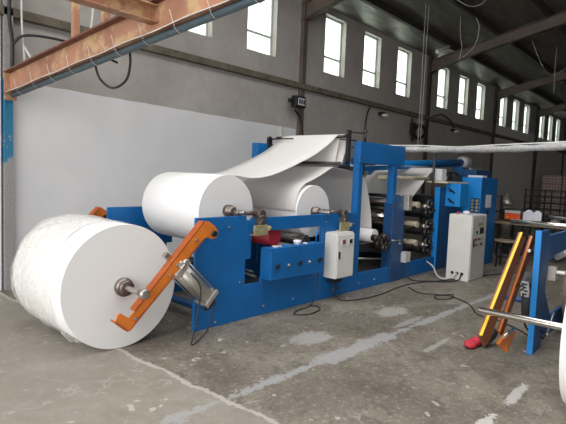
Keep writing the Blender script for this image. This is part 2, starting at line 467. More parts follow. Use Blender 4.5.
# trims: ledge, pillars, purlins
T = [0]
def trim(mb, mat, **k):
    T[0] += 1
    return mb.build('trim_%d' % T[0], mat, kind='structure', **k)
m = MB(); m.box(XL, XR, YW-.10, YW, 3.36, 3.47); trim(m, 'ledge', bevel=.01)
for i, bx in enumerate(BAYS):
    m = MB()
    if i == 0:
        m.box(bx-.0, bx+.10, YW-.10, YW-.001, 0, 5.2); trim(m, 'blue_column')
    else:
        m.box(bx-.07, bx+.07, YW-.07, YW-.001, 0, 3.36); m.box(bx-.06, bx+.06, YW-.09, YW-.001, 3.47, 5.2); trim(m, 'purlin' if i > 1 else 'rafter')
for y in (5.87, 4.72, 3.5, 2.32, 1.15, -2.6, -4.4, -6.2):
    z = roofz(y); m = MB(); m.box(7.6 if -1.2 < y < 4.1 else XL, XR, y-.045, y+.045, z-.17, z-.005); trim(m, 'purlin')
m = MB(); m.box(7.66, 7.70, YW-.03, YW-.001, 0, 2.53); trim(m, 'white_cable')

rl = ['haunched roof rafter above the wall floodlight nearest the white painted wall', 'haunched roof rafter meeting the wall above the dark bell-shaped wall floodlight',
      'haunched roof rafter meeting the wall where the light painted into the wall begins', 'fourth roof rafter from the left, small in the distance', 'fifth roof rafter, almost at the far end', 'last roof rafter at the far end']
for i, bx in enumerate(BAYS[1:]):
    m = MB(); z = roofz
    def sec(x0, x1, off):
        pts = [(6.69, 4.74), (5.55, z(5.55)-.44), (-1.4, z(-1.4)-.52), (-1.4, z(-1.4)-.17), (6.69, z(6.69)-.17)]
        a = [m.bm.verts.new((x0, y, q)) for y, q in pts]; b_ = [m.bm.verts.new((x1, y, q)) for y, q in pts]
        m.bm.faces.new(a); m.bm.faces.new(b_[::-1])
        for k in range(5): m.bm.faces.new((a[k], b_[k], b_[(k+1)%5], a[(k+1)%5]))
    sec(bx-.008, bx+.008, 0)
    def flange(pts, w=.09):
        for (ya, za), (yb, zb) in zip(pts, pts[1:]): m.bar((bx, ya, za), (bx, yb, zb), w*2, .016)
    flange([(6.69, 4.74), (5.55, z(5.55)-.44), (-1.4, z(-1.4)-.52)]); flange([(6.69, z(6.69)-.18), (-1.4, z(-1.4)-.18)])
    o = m.build('steel_rafter', 'rafter', base=(bx, 6.69, 4.74)); tag(o, rl[i], 'rafter', 'roof rafters')

# ------------------------------------------------------------------ orange beam, upper left
def beamz(y): return 2.44 + (6.5-y)*.09
t = thing('crane_beam', 'rust orange steel I-beam running out from the blue wall column', 'beam', (2.5, 6.56, 2.4))
m = MB(); Y0, Y1 = 6.56, -1.5; dz = .245
m.bar((2.5, Y0, beamz(Y0)+dz/2), (2.5, Y1, beamz(Y1)+dz/2), .014, dz)
m.build('web_plate', 'primer', t)
m = MB(); m.bar((2.5, Y0, beamz(Y0)+dz), (2.5, Y1, beamz(Y1)+dz), .16, .018); m.build('top_flange', 'primer_dark', t)
m = MB(); m.bar((2.5, Y0, beamz(Y0)), (2.5, Y1, beamz(Y1)), .14, .016); m.build('bottom_flange', 'primer', t)
m = MB(); m.box(2.43, 2.57, 6.545, 6.56, 2.35, 2.72); m.build('end_plate', 'primer', t)
for y in (5.7, 4.75, 3.9, 3.2):
    m = MB(); m.box(2.508, 2.575, y-.004, y+.004, beamz(y)+.01, beamz(y)+dz-.01); m.build('stiffener', 'primer', t)
m = MB(); m.cyl((2.50, Y0-.08, beamz(Y0-.08)-.036), (2.50, Y1, beamz(Y1)-.036), .031, 16)
tag(m.build('conduit_pipe', 'conduit', base=(2.53, 6.56, 2.33)), 'blue-grey conduit pipe tied under the orange I-beam', 'pipe')
m = MB()
pts = [(2.42, 6.45-i*.42, beamz(6.45-i*.42)-.006 - .010*(i % 2)) for i in range(18)]; m.tube(pts, .0045, 6)
tag(m.build('white_cable', 'white_cable', base=pts[0]), 'thin white cable strung along the lower edge of the orange I-beam', 'cable')
for i in range(10):
    y = 6.2 - i*.42; z = beamz(y); m = MB()
    m.tube([(2.425, y+.05, z+.10), (2.423, y, z-.0), (2.45, y, z-.05), (2.50, y, z-.07), (2.55, y, z-.04), (2.58, y-.03, z+.03)], .0022, 5)
    tag(m.build('cable_tie', 'white_cable', base=(2.53, y, z)), ['white tie around the pipe nearest the blue column', 'second white tie along the pipe from the blue column', 'third white tie along the pipe from the blue column',
        'white tie on the pipe just left of the black cable loop', 'white tie on the pipe over the black cable loop', 'white tie on the pipe just right of the black cable loop',
        'white tie on the pipe under the end of the joist that meets the beam', 'first white tie on the pipe right of the joist end', 'second white tie on the pipe right of the joist end', 'rightmost white tie on the pipe, at the top edge of the photo'][i], 'cable tie', 'ties around the conduit pipe')
# cross channel parallel with the wall resting on the beam
zc = 2.785; m = MB(); ya, yb = 3.54, 3.66
m.box(-3.0, 2.49, ya, yb, zc, zc+.010); m.box(-3.0, 2.49, (ya+yb)/2-.004, (ya+yb)/2+.004, zc+.01, zc+.13); m.box(-3.0, 2.49, ya, yb, zc+.13, zc+.14)
tag(m.build('cross_channel', 'primer', base=(2.49, 3.6, zc)), 'orange steel joist running into the side of the I-beam at upper left', 'beam')
for y, l in ((4.95, 'thin orange upright standing on the I-beam, left of the pair'), (4.38, 'thin orange upright standing on the I-beam, right of the pair')):
    m = MB(); m.box(2.47, 2.53, y-.03, y+.03, beamz(y)+dz+.01, roofz(y)-.18)
    tag(m.build('steel_upright', 'primer', base=(2.5, y, beamz(y)+dz)), l, 'upright', 'uprights on the orange beam')
def cable(name, pts, r, mat, label, cat='cable', group=None, seg=7):
    m = MB(); m.tube(pts, r, seg, 5); return tag(m.build(name, mat, base=pts[0]), label, cat, group)
cable('hanging_cable', [(2.6, 4.74, 2.66), (2.6, 4.72, 2.55), (2.62, 4.66, 2.44), (2.62, 4.45, 2.35), (2.62, 4.22, 2.40), (2.6, 4.12, 2.54), (2.6, 4.14, 2.72)], .012, 'black_cable', 'black cable loop hanging below the orange I-beam')
cable('hanging_cable', [(2.62, 6.45, 3.0), (2.70, 6.38, 2.84), (2.85, 6.3, 2.76), (3.05, 6.2, 2.84), (3.2, 6.1, 3.05), (3.25, 6.0, 3.45), (3.2, 5.9, 4.2)], .014, 'white_cable', 'pale grey cable looping above the left column')
cable('hanging_cable', [(2.50, 6.5, 3.0), (2.6, 6.42, 3.12), (2.9, 6.35, 3.15), (3.3, 6.3, 3.12), (3.75, 6.25, 3.0)], .016, 'black_cable', 'black cable arching from the left column along the wall')
cable('hanging_cable', [(2.52, 6.5, 4.3), (2.46, 6.48, 3.4), (2.5, 6.5, 3.05), (2.5, 6.5, 2.72)], .022, 'black_cable', 'thick black cable running down the left column')
cable('hanging_cable', [(2.62, 6.5, 4.3), (2.60, 6.48, 3.4), (2.63, 6.5, 3.05), (2.65, 6.5, 2.74)], .012, 'white_cable', 'white cable running down the left column')
cable('hanging_cable', [(3.2, 5.5, 4.4), (3.22, 5.45, 3.8), (3.30, 5.4, 3.35), (3.3, 5.35, 3.15)], .010, 'white_cable', 'pale cable dropping behind the orange uprights')

# ------------------------------------------------------------------ paper rolls
def paper_roll(name, label, c, r, v0, v1, frame='m', film=False, rod=None, group=None, wobble=.0):
    u, z = c
    t = thing(name, label, 'paper roll', (u, (v0+v1)/2, z-r), frame, group)
    m = MB(); m.lathe((u, v0, z), (u, v1, z), [(0, r-.004), (.004, r), (v1-v0-.004, r), (v1-v0, r-.004)], 96, caps=False); m.build('paper_body', 'paper', t)
    for a in (v0, v1):
        s = 1 if a == v0 else -1
        m = MB(); m.lathe((u, a, z), (u, a+s*.02, z), [(.001, r-.004), (.0, r*.6), (.0, .045), (.02, .044)], 96, caps=False, sm=False)
        m.build('paper_end', 'paper_end', t)
    if rod:
        a, b_ = rod
        m = MB(); m.lathe((u, a, z), (u, b_, z), [(0, .018), (.01, .024), (b_-a-.01, .024), (b_-a, .018)], 20); m.build('core_shaft', 'steel', t)
    return t
r1 = paper_roll('paper_roll', 'large white paper roll lying in the unwind stand, left of the pair', (.62, 1.17), .388, .23, 1.30, rod=(-.05, 1.52), group='paper rolls')
r2 = paper_roll('paper_roll', 'white paper roll under the lower paper web, behind the cream electrical box', (2.10, 1.12), .338, .22, 1.30, rod=(-.05, 1.52), group='paper rolls')
r3 = paper_roll('paper_roll', 'biggest white paper roll, on the floor, half wrapped in plastic film', (-.71, .55), .55, .06, 1.07, rod=(-.30, 1.55), group='paper rolls')
for t, u, z in ((r1, .62, 1.17), (r2, 2.10, 1.12)):
    m = MB(); m.lathe((u, .12, z), (u, .23, z), [(0, .035), (.01, .052), (.05, .052), (.06, .065), (.11, .065)], 28); m.build('core_chuck', 'gunmetal', t)
m = MB(); m.lathe((-.71, -.02, .55), (-.71, .06, .55), [(0, .042), (.001, .066), (.03, .068), (.031, .055), (.045, .055), (.046, .082), (.08, .082)], 32); m.build('core_chuck', 'gunmetal', r3)
m = MB(); m.lathe((-.71, -.31, .55), (-.71, -.23, .55), [(0, .02), (.001, .040), (.03, .048), (.045, .036), (.08, .036)], 24); m.build('shaft_collar', 'steel', r3)
# plastic film around the rear of the big roll, gathered at the bottom
m = MB(); seg, nv = 110, 26; rows = []
for j in range(nv+1):
    v = .30 + (1.09-.30)*j/nv; row = []
    for i in range(seg):
        a = 2*PI*i/seg
        e = .06*math.sin(3*a+1)+.03*math.sin(7*a) if j == 0 else 0
        rr = .560 + .006*math.sin(5*a + v*9) + .005*math.sin(13*a - v*17) + random.uniform(-.002, .004)
        zz = .55 + rr*math.sin(a)
        row.append(m.bm.verts.new((-.71 + rr*math.cos(a), v+e, max(zz, .004+.002*math.sin(i)))))
    rows.append(row)
for A, B in zip(rows, rows[1:]):
    for i in range(seg):
        f = m.bm.faces.new((A[i], A[(i+1) % seg], B[(i+1) % seg], B[i])); f.smooth = True
m.build('plastic_film', 'film', r3)
m = MB()      # loose hem of the film lying on the floor along the left underside
P0 = [(-1.05+.32*i/24, .48-.26*i/24) for i in range(25)]
ra = []
for i, (x_, y_) in enumerate(P0):
    w = .05+.03*math.sin(i*2.1)+random.uniform(0, .03)
    ra.append([m.bm.verts.new((x_-.02+q*.10, y_-w*q*1.2, .10*(1-q)**2*(1+.3*math.sin(i*1.7)) + .006 + .012*abs(math.sin(i*1.3+q*5)))) for q in (0, .33, .66, 1)])
for A, B in zip(ra, ra[1:]):
    for k in range(3):
        f = m.bm.faces.new((A[k], A[k+1], B[k+1], B[k])); f.smooth = True
m.build('film_hem', 'film', r3)

# ------------------------------------------------------------------ unwind stand
us = thing('unwind_stand', 'long blue unwind stand with steel side plates carrying two white paper rolls', 'machine', (1.4, .7, 0), 'm')
def side_plate(parent, v, t, u0=0., open_=True):
    m = MB()
    m.box(u0, .70, v, v+t, 0, 1.13)                       # left panel
    m.box(.70, .95, v, v+t, 0, .38); m.box(.70, .78, v, v+t, .66, 1.08)
    m.box(.95, 2.0, v, v+t, 0, .42); m.box(.78, 2.0, v, v+t, .95, 1.10)
    m.box(2.0, 2.76, v, v+t, 0, 1.10)
    m.box(2.76, 3.70, v, v+t, 0, .24)
    # folded edges
    m.box(2.0, 2.76, v+t, v+t+.05, 1.085, 1.10); m.box(.95, 3.70, v+t, v+t+.10, .0, .015)
    return m.build('side_plate', 'blue', parent, bevel=.004)
pn = side_plate(us, 0, .035, .03)
for u, z in ((.05, .06), (.45, 1.02), (.06, .5), (.62, .42), (.3, .05), (2.08, 1.0), (2.7, .95), (1.0, .1), (1.5, .1), (2.3, .1), (2.9, .1), (3.3, .1)):
    m = MB(); m.cyl((u, -.012, z), (u, .0, z), .013, 6); m.build('bolt', 'steel', pn)
side_plate(us, 1.46, .03, -.11)
for u, z in ((.3, .15), (1.2, .15), (3.4, .12)):
    m = MB(); m.cyl((u, .03, z), (u, 1.46, z), .04, 16); m.build('tie_bar', 'blue_navy', us)
m = MB(); m.cyl((1.18, .03, .86), (1.18, 1.46, .86), .10, 28); m.build('guide_roller', 'red', us, label='red guide roller')
m = MB(); m.cyl((1.75, .03, .78), (1.75, 1.46, .78), .07, 28); m.build('guide_roller', 'dark_steel', us, label='dark steel guide roller')
m = MB(); m.cyl((.85, .03, .50), (.85, 1.46, .50), .012, 10); m.cyl((.9, .03, .44), (.9, 1.46, .44), .02, 10); m.build('air_shaft', 'dark_steel', us)
for u, z, k in ((.88, 1.13, 0), (2.43, 1.09, 0)):
    # chuck pedestal and its bracket next to each roll shaft, on the near plate and the far plate
    for v in (-.06, 1.43):
        m = MB(); m.box(u-.06, u+.06, v, v+.12, z-.15, z-.035); m.cyl((u, v-.02, z-.08), (u, v+.13, z-.08), .045, 16)
        m.cyl((u, v+.0, z+.01), (u, v+.10, z+.01), .052, 20); m.cyl((u-.04, v+.02, z-.02), (u+.05, v+.02, z-.02), .03, 12)
        cs = m.build('shaft_clamp', 'gunmetal', us, bevel=.004)
        m = MB(); m.box(u-.14, u+.06, v-.03, v-.002, z-.20, z-.10); m.box(u-.14, u+.06, v-.03, v+.05, z-.21, z-.20); m.cyl((u+.06, v-.02, z-.14), (u+.10, v-.02, z-.14), .028, 12)
        m.build('clamp_bracket', 'brass', cs, bevel=.003)
    # shaft segment running from the roll core to the clamp
    m = MB(); m.cyl((u-.26, .06, z+.03), (u, -.01, z+.02), .026, 16); m.cyl((u-.26, .02, z+.03), (u-.26, .12, z+.03), .035, 16)
    m.build('brake_lever', 'gunmetal', us)
# control box with knobs on the near plate
m = MB(); m.prism([(0,0)]*0 or [(.96, .41), (1.90, .40), (1.90, .74), (.96, .74)], -.14, .035)
cb = m.build('control_box', 'blue', us, bevel=.006)
m = MB(); m.box(.96, 1.90, -.13, .03, .741, .765); m.build('lid', 'blue', cb, bevel=.006)
for i, u in enumerate((1.05, 1.24, 1.43, 1.61, 1.80)):
    m = MB(); big = i % 2 == 0
    m.cyl((u, -.155, .56), (u, -.14, .56), .026 if big else .018, 18)
    k = m.build('control_knob', 'black' if big else 'steel', cb)
    m = MB(); m.bar((u-.02, -.165, .540), (u+.02, -.165, .585), .014, .022) if big else m.cyl((u, -.17, .56), (u, -.155, .56), .011, 12)
    m.build('knob_grip', 'black' if big else 'chrome', k)
for u, mt, r in ((1.10, 'light_panel', .035), (1.17, 'box_grey', .03), (1.28, 'blue_light', .025), (1.62, 'light_panel', .03)):
    m = MB(); m.cyl((u, -.06, .765), (u, -.06, .78), r, 18); m.build('push_button', mt, cb)
m = MB(); m.lathe((1.46, -.07, .765), (1.46, -.07, .835), [(0, .03), (.02, .04), (.045, .05), (.055, .045), (.06, .02)], 20); m.build('gauge', 'white_sheet', cb, label='white round gauge')
m = MB(); m.cyl((1.84, -.05, .765), (1.84, -.05, .93), .008, 8); m.build('toggle_rod', 'blue_light', cb)
# electrical box
m = MB(); m.box(2.08, 2.46, -.19, -.001, .29, .86); eb = m.build('electrical_box', 'box_white', us, bevel=.008)
m = MB(); m.box(2.095, 2.445, -.202, -.191, .305, .845); m.build('door', 'box_white', eb, bevel=.003)
m = MB(); m.box(2.115, 2.135, -.215, -.203, .55, .64); m.build('handle', 'black', eb)
for u in (2.16, 2.31):
    m = MB(); m.box(u, u+.10, -.210, -.203, .71, .80); mt = m.build('meter', 'light_panel', eb)
    m = MB(); m.box(u+.02, u+.075, -.216, -.211, .735, .785); m.build('meter_dial', 'red' if u < 2.2 else 'black', mt)
m = MB(); m.box(2.09, 2.45, -.18, -.01, .861, .875); m.build('lid', 'box_white', eb, bevel=.004)
m = MB(); m.prism([(2.12, .29), (2.18, .29), (2.38, .10), (2.32, .10)], -.06, -.002); m.build('support_strut', 'blue_navy', us)
m = MB(); m.box(2.15, 2.32, -.12, -.01, .22, .289); m.build('cable_gland_plate', 'black', eb)

# swing arms holding the shaft of the floor roll
def swing_arm(name, parent, vout, vin, du=0.):
    # outline drawn in the plate's plane; hook at the foot, rounded head at the pivot
    out = [(-.03, 1.125), (.03, 1.115), (.10, 1.07), (.14, 1.02), (.13, .96), (.07, .945), (.01, .97), (-.03, .95), (-.60, .43), (-.70, .34), (-.80, .23), (-.92, .335), (-.90, .39), (-.875, .40), (-.80, .345), (-.70, .44)]
    m = MB(); m.prism([(a+du, b_) for a, b_ in out], vin, vin+(.012 if vout > vin else -.012))
    arm = m.build(name, 'orange', parent, bevel=.002)
    m = MB(); d = vout-vin
    m.bar((-.03+du, vin+d/2, 1.118), (-.77+du, vin+d/2, .38), abs(d), .014, up=(0,1,0)) if False else None
    for a, b_ in (((-.03, 1.12), (-.74, .395)), ((-.02, .965), (-.79, .235)), ((-.80, .232), (-.92, .335))):
        A, B = Vector((a[0]+du, 0, a[1])), Vector((b_[0]+du, 0, b_[1])); n = Vector((-(B-A).z, 0, (B-A).x)).normalized()*.007
        y0, y1 = sorted((vin, vout))
        vs = [m.bm.verts.new(Vector((q.x, y, q.z))) for y in (y0, y1) for q in (A+n, B+n, B-n, A-n)]
        for f in ((0,1,2,3),(7,6,5,4),(0,4,5,1),(1,5,6,2),(2,6,7,3),(3,7,4,0)): m.bm.faces.new([vs[i] for i in f])
    m.build('arm_flange', 'orange_dark', arm)
    for a, b_ in ((-.12, .95), (-.33, .74), (-.40, .66), (-.74, .33)):
        m = MB(); m.cyl((a+du, vin+(-.014 if vout > vin else .0), b_), (a+du, vin+(0 if vout > vin else .014), b_), .014, 6)
        m.build('bolt', 'steel', arm)
    m = MB(); m.cyl((.08+du, min(vin, vout)-.03, 1.0), (.08+du, max(vin, vout)+.16 if vout > vin else max(vin, vout), 1.0), .028, 18); m.build('pivot_pin', 'black', arm)
    return arm
swing_arm('swing_arm', us, -.12, -.20)
swing_arm('swing_arm', us, 1.58, 1.66, -.12)
m = MB(); m.cyl((.08, -.13, 1.0), (.08, -.001, 1.0), .04, 18); m.build('pivot_boss', 'blue', us)
# air cylinder pushing the arm
A, B = Vector((-.29, -.13, .72)), Vector((.09, -.13, .36)); d = (B-A).normalized()
m = MB(); m.cyl(A+d*.05, B-d*.04, .082, 28)
ac = m.build('air_cylinder', 'alu', us)
m = MB()
m.bar(A, A+d*.05, .19, .19); m.build('end_cap', 'alu', ac, bevel=.006)
m = MB(); m.bar(B-d*.045, B, .19, .19); m.build('end_cap', 'alu', ac, bevel=.006)
m = MB(); n1 = d.cross(Vector((0,1,0))).normalized()*.08; n2 = Vector((0, .08, 0))
for a, b_ in ((1,1),(1,-1),(-1,1),(-1,-1)): m.cyl(A-d*.01+n1*a+n2*b_, B+d*.012+n1*a+n2*b_, .007, 8)
m.build('tie_rod', 'steel', ac)
m = MB(); m.cyl(A-d*.14, A, .018, 14); m.bar(A-d*.17, A-d*.10, .05, .05); m.build('piston_rod', 'chrome', ac)
m = MB(); m.cyl(B, B+d*.04, .03, 12); m.box(.08, .16, -.16, -.001, .28, .34); m.cyl((.06, -.2, .29), (.06, -.14, .26), .02, 10); m.build('mount_lug', 'dark_steel', ac)
m = MB(); m.cyl((-.31, -.16, .76), (-.23, -.16, .68), .05, 10); m.ball((-.24, -.20, .76), .03); m.cyl((-.30, -.22, .70), (-.26, -.22, .74), .02, 10); m.build('air_fitting', 'steel', ac)
cable('air_hose', [to_world('m', p) for p in ((-.20, -.24, .66), (-.10, -.26, .5), (-.16, -.28, .2), (-.22, -.30, .02), (-.12, -.26, .012), (.02, -.24, .10), (.10, -.22, .28))], .007, 'black_cable', 'black air hose curling from the aluminium cylinder down to the floor', 'hose')

# gantry on the feed end of the stand
ga = thing('feed_gantry', 'blue gantry with a deep box beam over two posts at the web feed', 'machine frame', (3.3, .7, 0), 'm')
m = MB(); m.box(2.77, 3.99, -.01, .10, 1.78, 2.07); m.build('header_beam', 'blue', ga, bevel=.006)
m = MB(); m.box(2.77, 2.87, .0, .10, .24, 1.78); m.build('post', 'blue', ga, bevel=.004)
m = MB(); m.box(3.69, 3.80, .0, .10, 1.20, 1.78); m.build('post', 'blue', ga, bevel=.004)
m = MB(); m.box(3.70, 4.06, -.02, .14, 0, 1.22); m.box(3.82, 4.00, -.02, .10, 1.22, 1.32); m.build('column_box', 'blue_navy', ga, bevel=.006)
m = MB(); m.box(2.22, 3.97, 1.42, 1.55, 1.78, 2.03); m.build('header_beam', 'blue', ga, bevel=.006)
for u in (2.30, 3.72):
    m = MB(); m.box(u, u+.10, 1.43, 1.53, .24, 1.78); m.build('post', 'blue', ga, bevel=.004)
m = MB(); m.box(2.42, 2.50, 1.40, 1.44, 1.95, 2.10); m.cyl((2.46, 1.40, 2.10), (2.46, 1.44, 2.10), .04, 14); m.cyl((2.46, 1.42, 2.10), (2.46, .95, 2.10), .010, 8); m.build('bearing_bracket', 'dark_steel', ga)
m = MB(); m.box(4.02, 4.13, -.10, .03, 1.10, 1.34); m.build('switch_box', 'alu', ga, bevel=.006)
m = MB(); m.box(4.02, 4.18, -.10, .03, .28, .44); m.build('switch_box', 'box_grey', ga, bevel=.006)
m = MB(); m.box(4.06, 5.30, .02, .08, 0, .24); m.build('floor_rail', 'blue', ga, bevel=.004)
m = MB(); m.box(4.08, 5.30, 1.42, 1.48, 0, .24); m.build('floor_rail', 'blue_navy', ga, bevel=.004)
m = MB(); m.bar((2.69, .14, 1.70), (2.69, .14, 2.22), .045, .06); m.build('roller_hanger', 'dark_steel', ga)
for u, z, r, a, b_ in ((2.60, 2.125, .022, .14, 1.40), (2.52, 1.76, .022, .14, 1.40), (2.97, 1.70, .022, .14, 1.40), (2.9, 2.0, .016, .14, 1.40)):
    m = MB(); m.cyl((u, a, z), (u, b_, z), r, 18); m.build('web_roller', 'dark_steel', ga)
for p, q, r in (((2.48, .14, 2.08), (2.76, .06, 2.08), .010), ((2.69, .14, 2.20), (2.95, .06, 2.19), .010), ((2.42, .14, 1.745), (2.97, .10, 1.70), .014), ((2.52, .14, 1.72), (2.69, .14, 1.80), .012), ((2.60, .14, 2.13), (2.69, .14, 2.19), .014)):
    m = MB(); m.cyl(p, q, r, 10); m.build('support_rod', 'dark_steel', ga)
m = MB(); m.cyl((2.94, .04, 2.07), (2.94, .04, 2.24), .018, 10); m.ball((2.94, .04, 2.22), .03); m.build('adjuster', 'dark_steel', ga)
m = MB(); m.box(2.86, 2.93, .02, .10, 1.62, 1.78); m.build('bearing_block', 'black', ga)
m = MB(); m.box(3.25, 3.65, .30, .48, 1.765, 1.86); m.cyl((3.20, .39, 1.81), (3.75, .39, 1.81), .05, 16); m.build('tension_motor', 'blue_navy', ga, bevel=.01)
# dark rollers seen between the posts
for i, (z, r, mt) in enumerate(((1.30, .028, 'black'), (1.20, .055, 'gunmetal'), (1.09, .045, 'dark_steel'), (.96, .06, 'chrome'), (.85, .04, 'dark_steel'))):
    m = MB(); m.cyl((4.15, .15, z), (4.15, 1.40, z), r, 24); m.build('web_roller', mt, ga)
m = MB(); m.cyl((3.42, .10, .72), (3.42, 1.40, .72), .10, 28); m.build('web_roller', 'paper', ga, label='paper covered roller low between the posts')
m = MB(); m.box(2.87, 3.68, .12, .20, .50, .62); m.build('cross_rail', 'black', ga)
m = MB(); m.box(2.9, 3.68, 1.1, 1.2, .3, .62); m.build('cross_rail', 'black', ga)
m = MB(); m.cyl((2.9, .05, .44), (3.68, .05, .36), .013, 10); m.build('tie_bar', 'steel', ga)
for u, v, z, r in ((3.45, .06, .62, .075), (3.58, .04, .70, .055), (3.36, .05, .70, .05), (3.66, .05, .60, .06), (3.52, .02, .55, .05)):
    m = MB(); m.cyl((u, v-.05, z), (u, v+.05, z), r, 18); m.cyl((u, v-.075, z), (u, v-.05, z), r*.45, 12); m.build('gear', 'dark_steel', ga)
m = MB(); m.cyl((3.6, -.08, .66), (3.98, -.10, .64), .012, 8); m.ball((3.98, -.10, .64), .025); m.ball((3.82, -.10, .60), .022); m.build('lever', 'steel', ga)

# ------------------------------------------------------------------ paper webs
V0, V1 = .25, 1.27
w1 = smooth2([(.62, 1.561), (.80, 1.548), (1.0, 1.53), (1.30, 1.565), (1.72, 1.70), (2.10, 1.85), (2.38, 2.00), (2.575, 2.135), (2.61, 2.152), (2.63, 2.13), (2.60, 1.98), (2.555, 1.78), (2.56, 1.735), (2.66, 1.735), (2.95, 1.730), (3.6, 1.77), (4.4, 1.80), (5.3, 1.81)], 4)
m = MB(); m.sheet(w1, V0, V1, 6)
tag(m.build('paper_web', 'paper_web', frame='m', base=(.62, V0, 1.561)), 'upper white paper sheet sweeping from the left roll up over the top rollers', 'paper web', 'paper webs')
m = MB(); m.sheet(smooth2([(2.645, 2.16), (2.70, 2.10), (2.72, 2.02), (2.66, 1.88), (2.61, 1.755)], 4), .18, 1.2, 6)
tag(m.build('paper_web', 'paper_web', frame='m', base=(2.61, .18, 1.755)), 'short white paper ply hanging between the top rollers beside the black hanger', 'paper web', 'paper webs')
w2 = smooth2([(1.754, 1.12), (1.765, 1.27), (1.83, 1.40), (1.93, 1.475), (2.07, 1.525), (2.26, 1.60), (2.50, 1.705), (2.62, 1.70), (2.94, 1.672), (3.02, 1.67), (3.30, 1.57)], 4)
w2 += smooth2([(3.30, 1.57), (3.41, 1.31), (3.50, 1.05), (3.545, .78)], 5)[1:]
m = MB(); m.sheet(w2, .24, 1.38, 6)
tag(m.build('paper_web', 'paper_web', frame='m', base=(1.754, .24, 1.12)), 'lower white paper sheet leaving the second roll and dropping between the posts', 'paper web', 'paper webs')
w3 = smooth2([(5.62, 1.80), (5.45, 1.73), (5.28, 1.63), (4.95, 1.39), (4.60, 1.17)], 5)
m = MB(); m.sheet(w3, .25, 1.50, 6)
tag(m.build('paper_web', 'paper_web', frame='m', base=(4.62, .25, 1.17)), 'white paper sheet slanting down into the printing rollers', 'paper web', 'paper webs')

# ------------------------------------------------------------------ printing unit
pu = thing('printing_unit', 'blue printing tower with three stacked roller stations and dark gears', 'machine', (5.6, .7, 0), 'm')
m = MB(); m.box(5.28, 6.25, .0, .07, 0, 1.46); m.build('side_frame', 'blue_navy', pu, bevel=.004)  # shade of the front face put into the darker blue
m = MB(); m.box(5.268, 5.279, -.01, .08, 0, 1.46); m.build('frame_edge', 'blue_light', pu, label='edge strip with its light painted in bright blue')  # left side of the frame, its light put into a brighter blue
m = MB(); m.box(5.28, 6.25, 1.42, 1.49, 0, 1.9); m.build('side_frame', 'blue_navy', pu, bevel=.004)
for z in (1.14, .80, .48):
    m = MB(); m.cyl((4.98, .22, z), (4.98, 1.38, z), .055, 24); m.build('print_roller', 'cream', pu)
    m = MB(); m.cyl((5.12, .18, z-.10), (5.12, 1.40, z-.10), .085, 24); m.build('ink_roller', 'black', pu)
    m = MB(); m.prism([(4.30, z-.13), (4.95, z-.02), (4.95, z-.05), (4.30, z-.16)], .25, 1.35); m.build('doctor_tray', 'dark_steel', pu)
    for du, dz_, r in ((5.14, .02, .095), (5.08, -.12, .08), (5.20, -.08, .06), (5.0, -.02, .045)):
        m = MB(); m.cyl((du, .08, z+dz_), (du, .16, z+dz_), r, 20); m.cyl((du, .04, z+dz_), (du, .08, z+dz_), r*.5, 14); m.cyl((du, .02, z+dz_), (du, .04, z+dz_), r*.22, 10)
        m.build('gear', 'dark_steel' if r > .05 else 'steel', pu)
m = MB(); m.cyl((3.6, .18, 1.60), (5.2, .18, 1.60), .03, 14); m.build('cream_tube', 'cream', pu)
m = MB(); m.cyl((5.25, .12, 1.0), (5.25, .12, 2.1), .022, 12); m.build('upright_pole', 'dark_steel', pu)
m = MB(); m.box(5.30, 6.25, .1, 1.4, .9, 1.30); m.build('drive_housing', 'black', pu)
m = MB(); m.box(5.51, 5.85, -.27, -.001, 1.13, 1.53); jb = m.build('junction_box', 'blue_light', pu, bevel=.008)
for z in (1.42, 1.24):
    m = MB(); m.cyl((5.495, -.10, z-.02), (5.51, -.10, z-.02), .02, 12); m.bar((5.49, -.06, z+.03), (5.49, -.18, z-.05), .015, .025); m.build('door_handle', 'black', jb)
for z in (1.46, 1.36, 1.26, 1.17):
    m = MB(); m.cyl((5.95, -.12, z), (5.95, .0, z), .045, 16); m.cyl((6.08, -.10, z-.03), (6.08, .0, z-.03), .035, 16); m.build('gear', 'dark_steel', pu)
m = MB(); m.box(5.35, 6.25, -.10, .3, 1.535, 1.565); m.build('shelf_plate', 'cream', pu)
m = MB(); m.box(5.85, 6.2, .0, .3, 1.57, 1.70); m.cyl((5.75, .15, 1.66), (6.2, .15, 1.66), .09, 18); m.box(5.6, 5.8, .05, .25, 1.57, 1.67); m.build('drive_motor', 'black', pu, bevel=.01)
m = MB(); m.cyl((5.45, .1, 1.70), (5.62, .1, 1.62), .07, 14); m.box(5.36, 5.55, .02, .2, 1.57, 1.78); m.build('air_filter', 'light_panel', pu, bevel=.01)
# big blue duct over the machine
bd = thing('blue_duct', 'long bright blue tube running over the printing tower with a foil-wrapped end', 'pipe', (5.5, .8, 1.75), 'm')
m = MB(); m.cyl((3.3, .8, 1.72), (7.95, .8, 1.985), .078, 24); m.build('duct_tube', 'blue_light', bd)
m = MB(); m.lathe((7.95, .8, 1.98), (8.35, .8, 1.99), [(0, .08), (.05, .15), (.15, .13), (.25, .15), (.36, .11)], 20); m.build('foil_wrap', 'foil', bd)
m = MB(); m.box(7.75, 8.0, .70, .90, .0, 1.89); m.build('support_bracket', 'blue', bd)
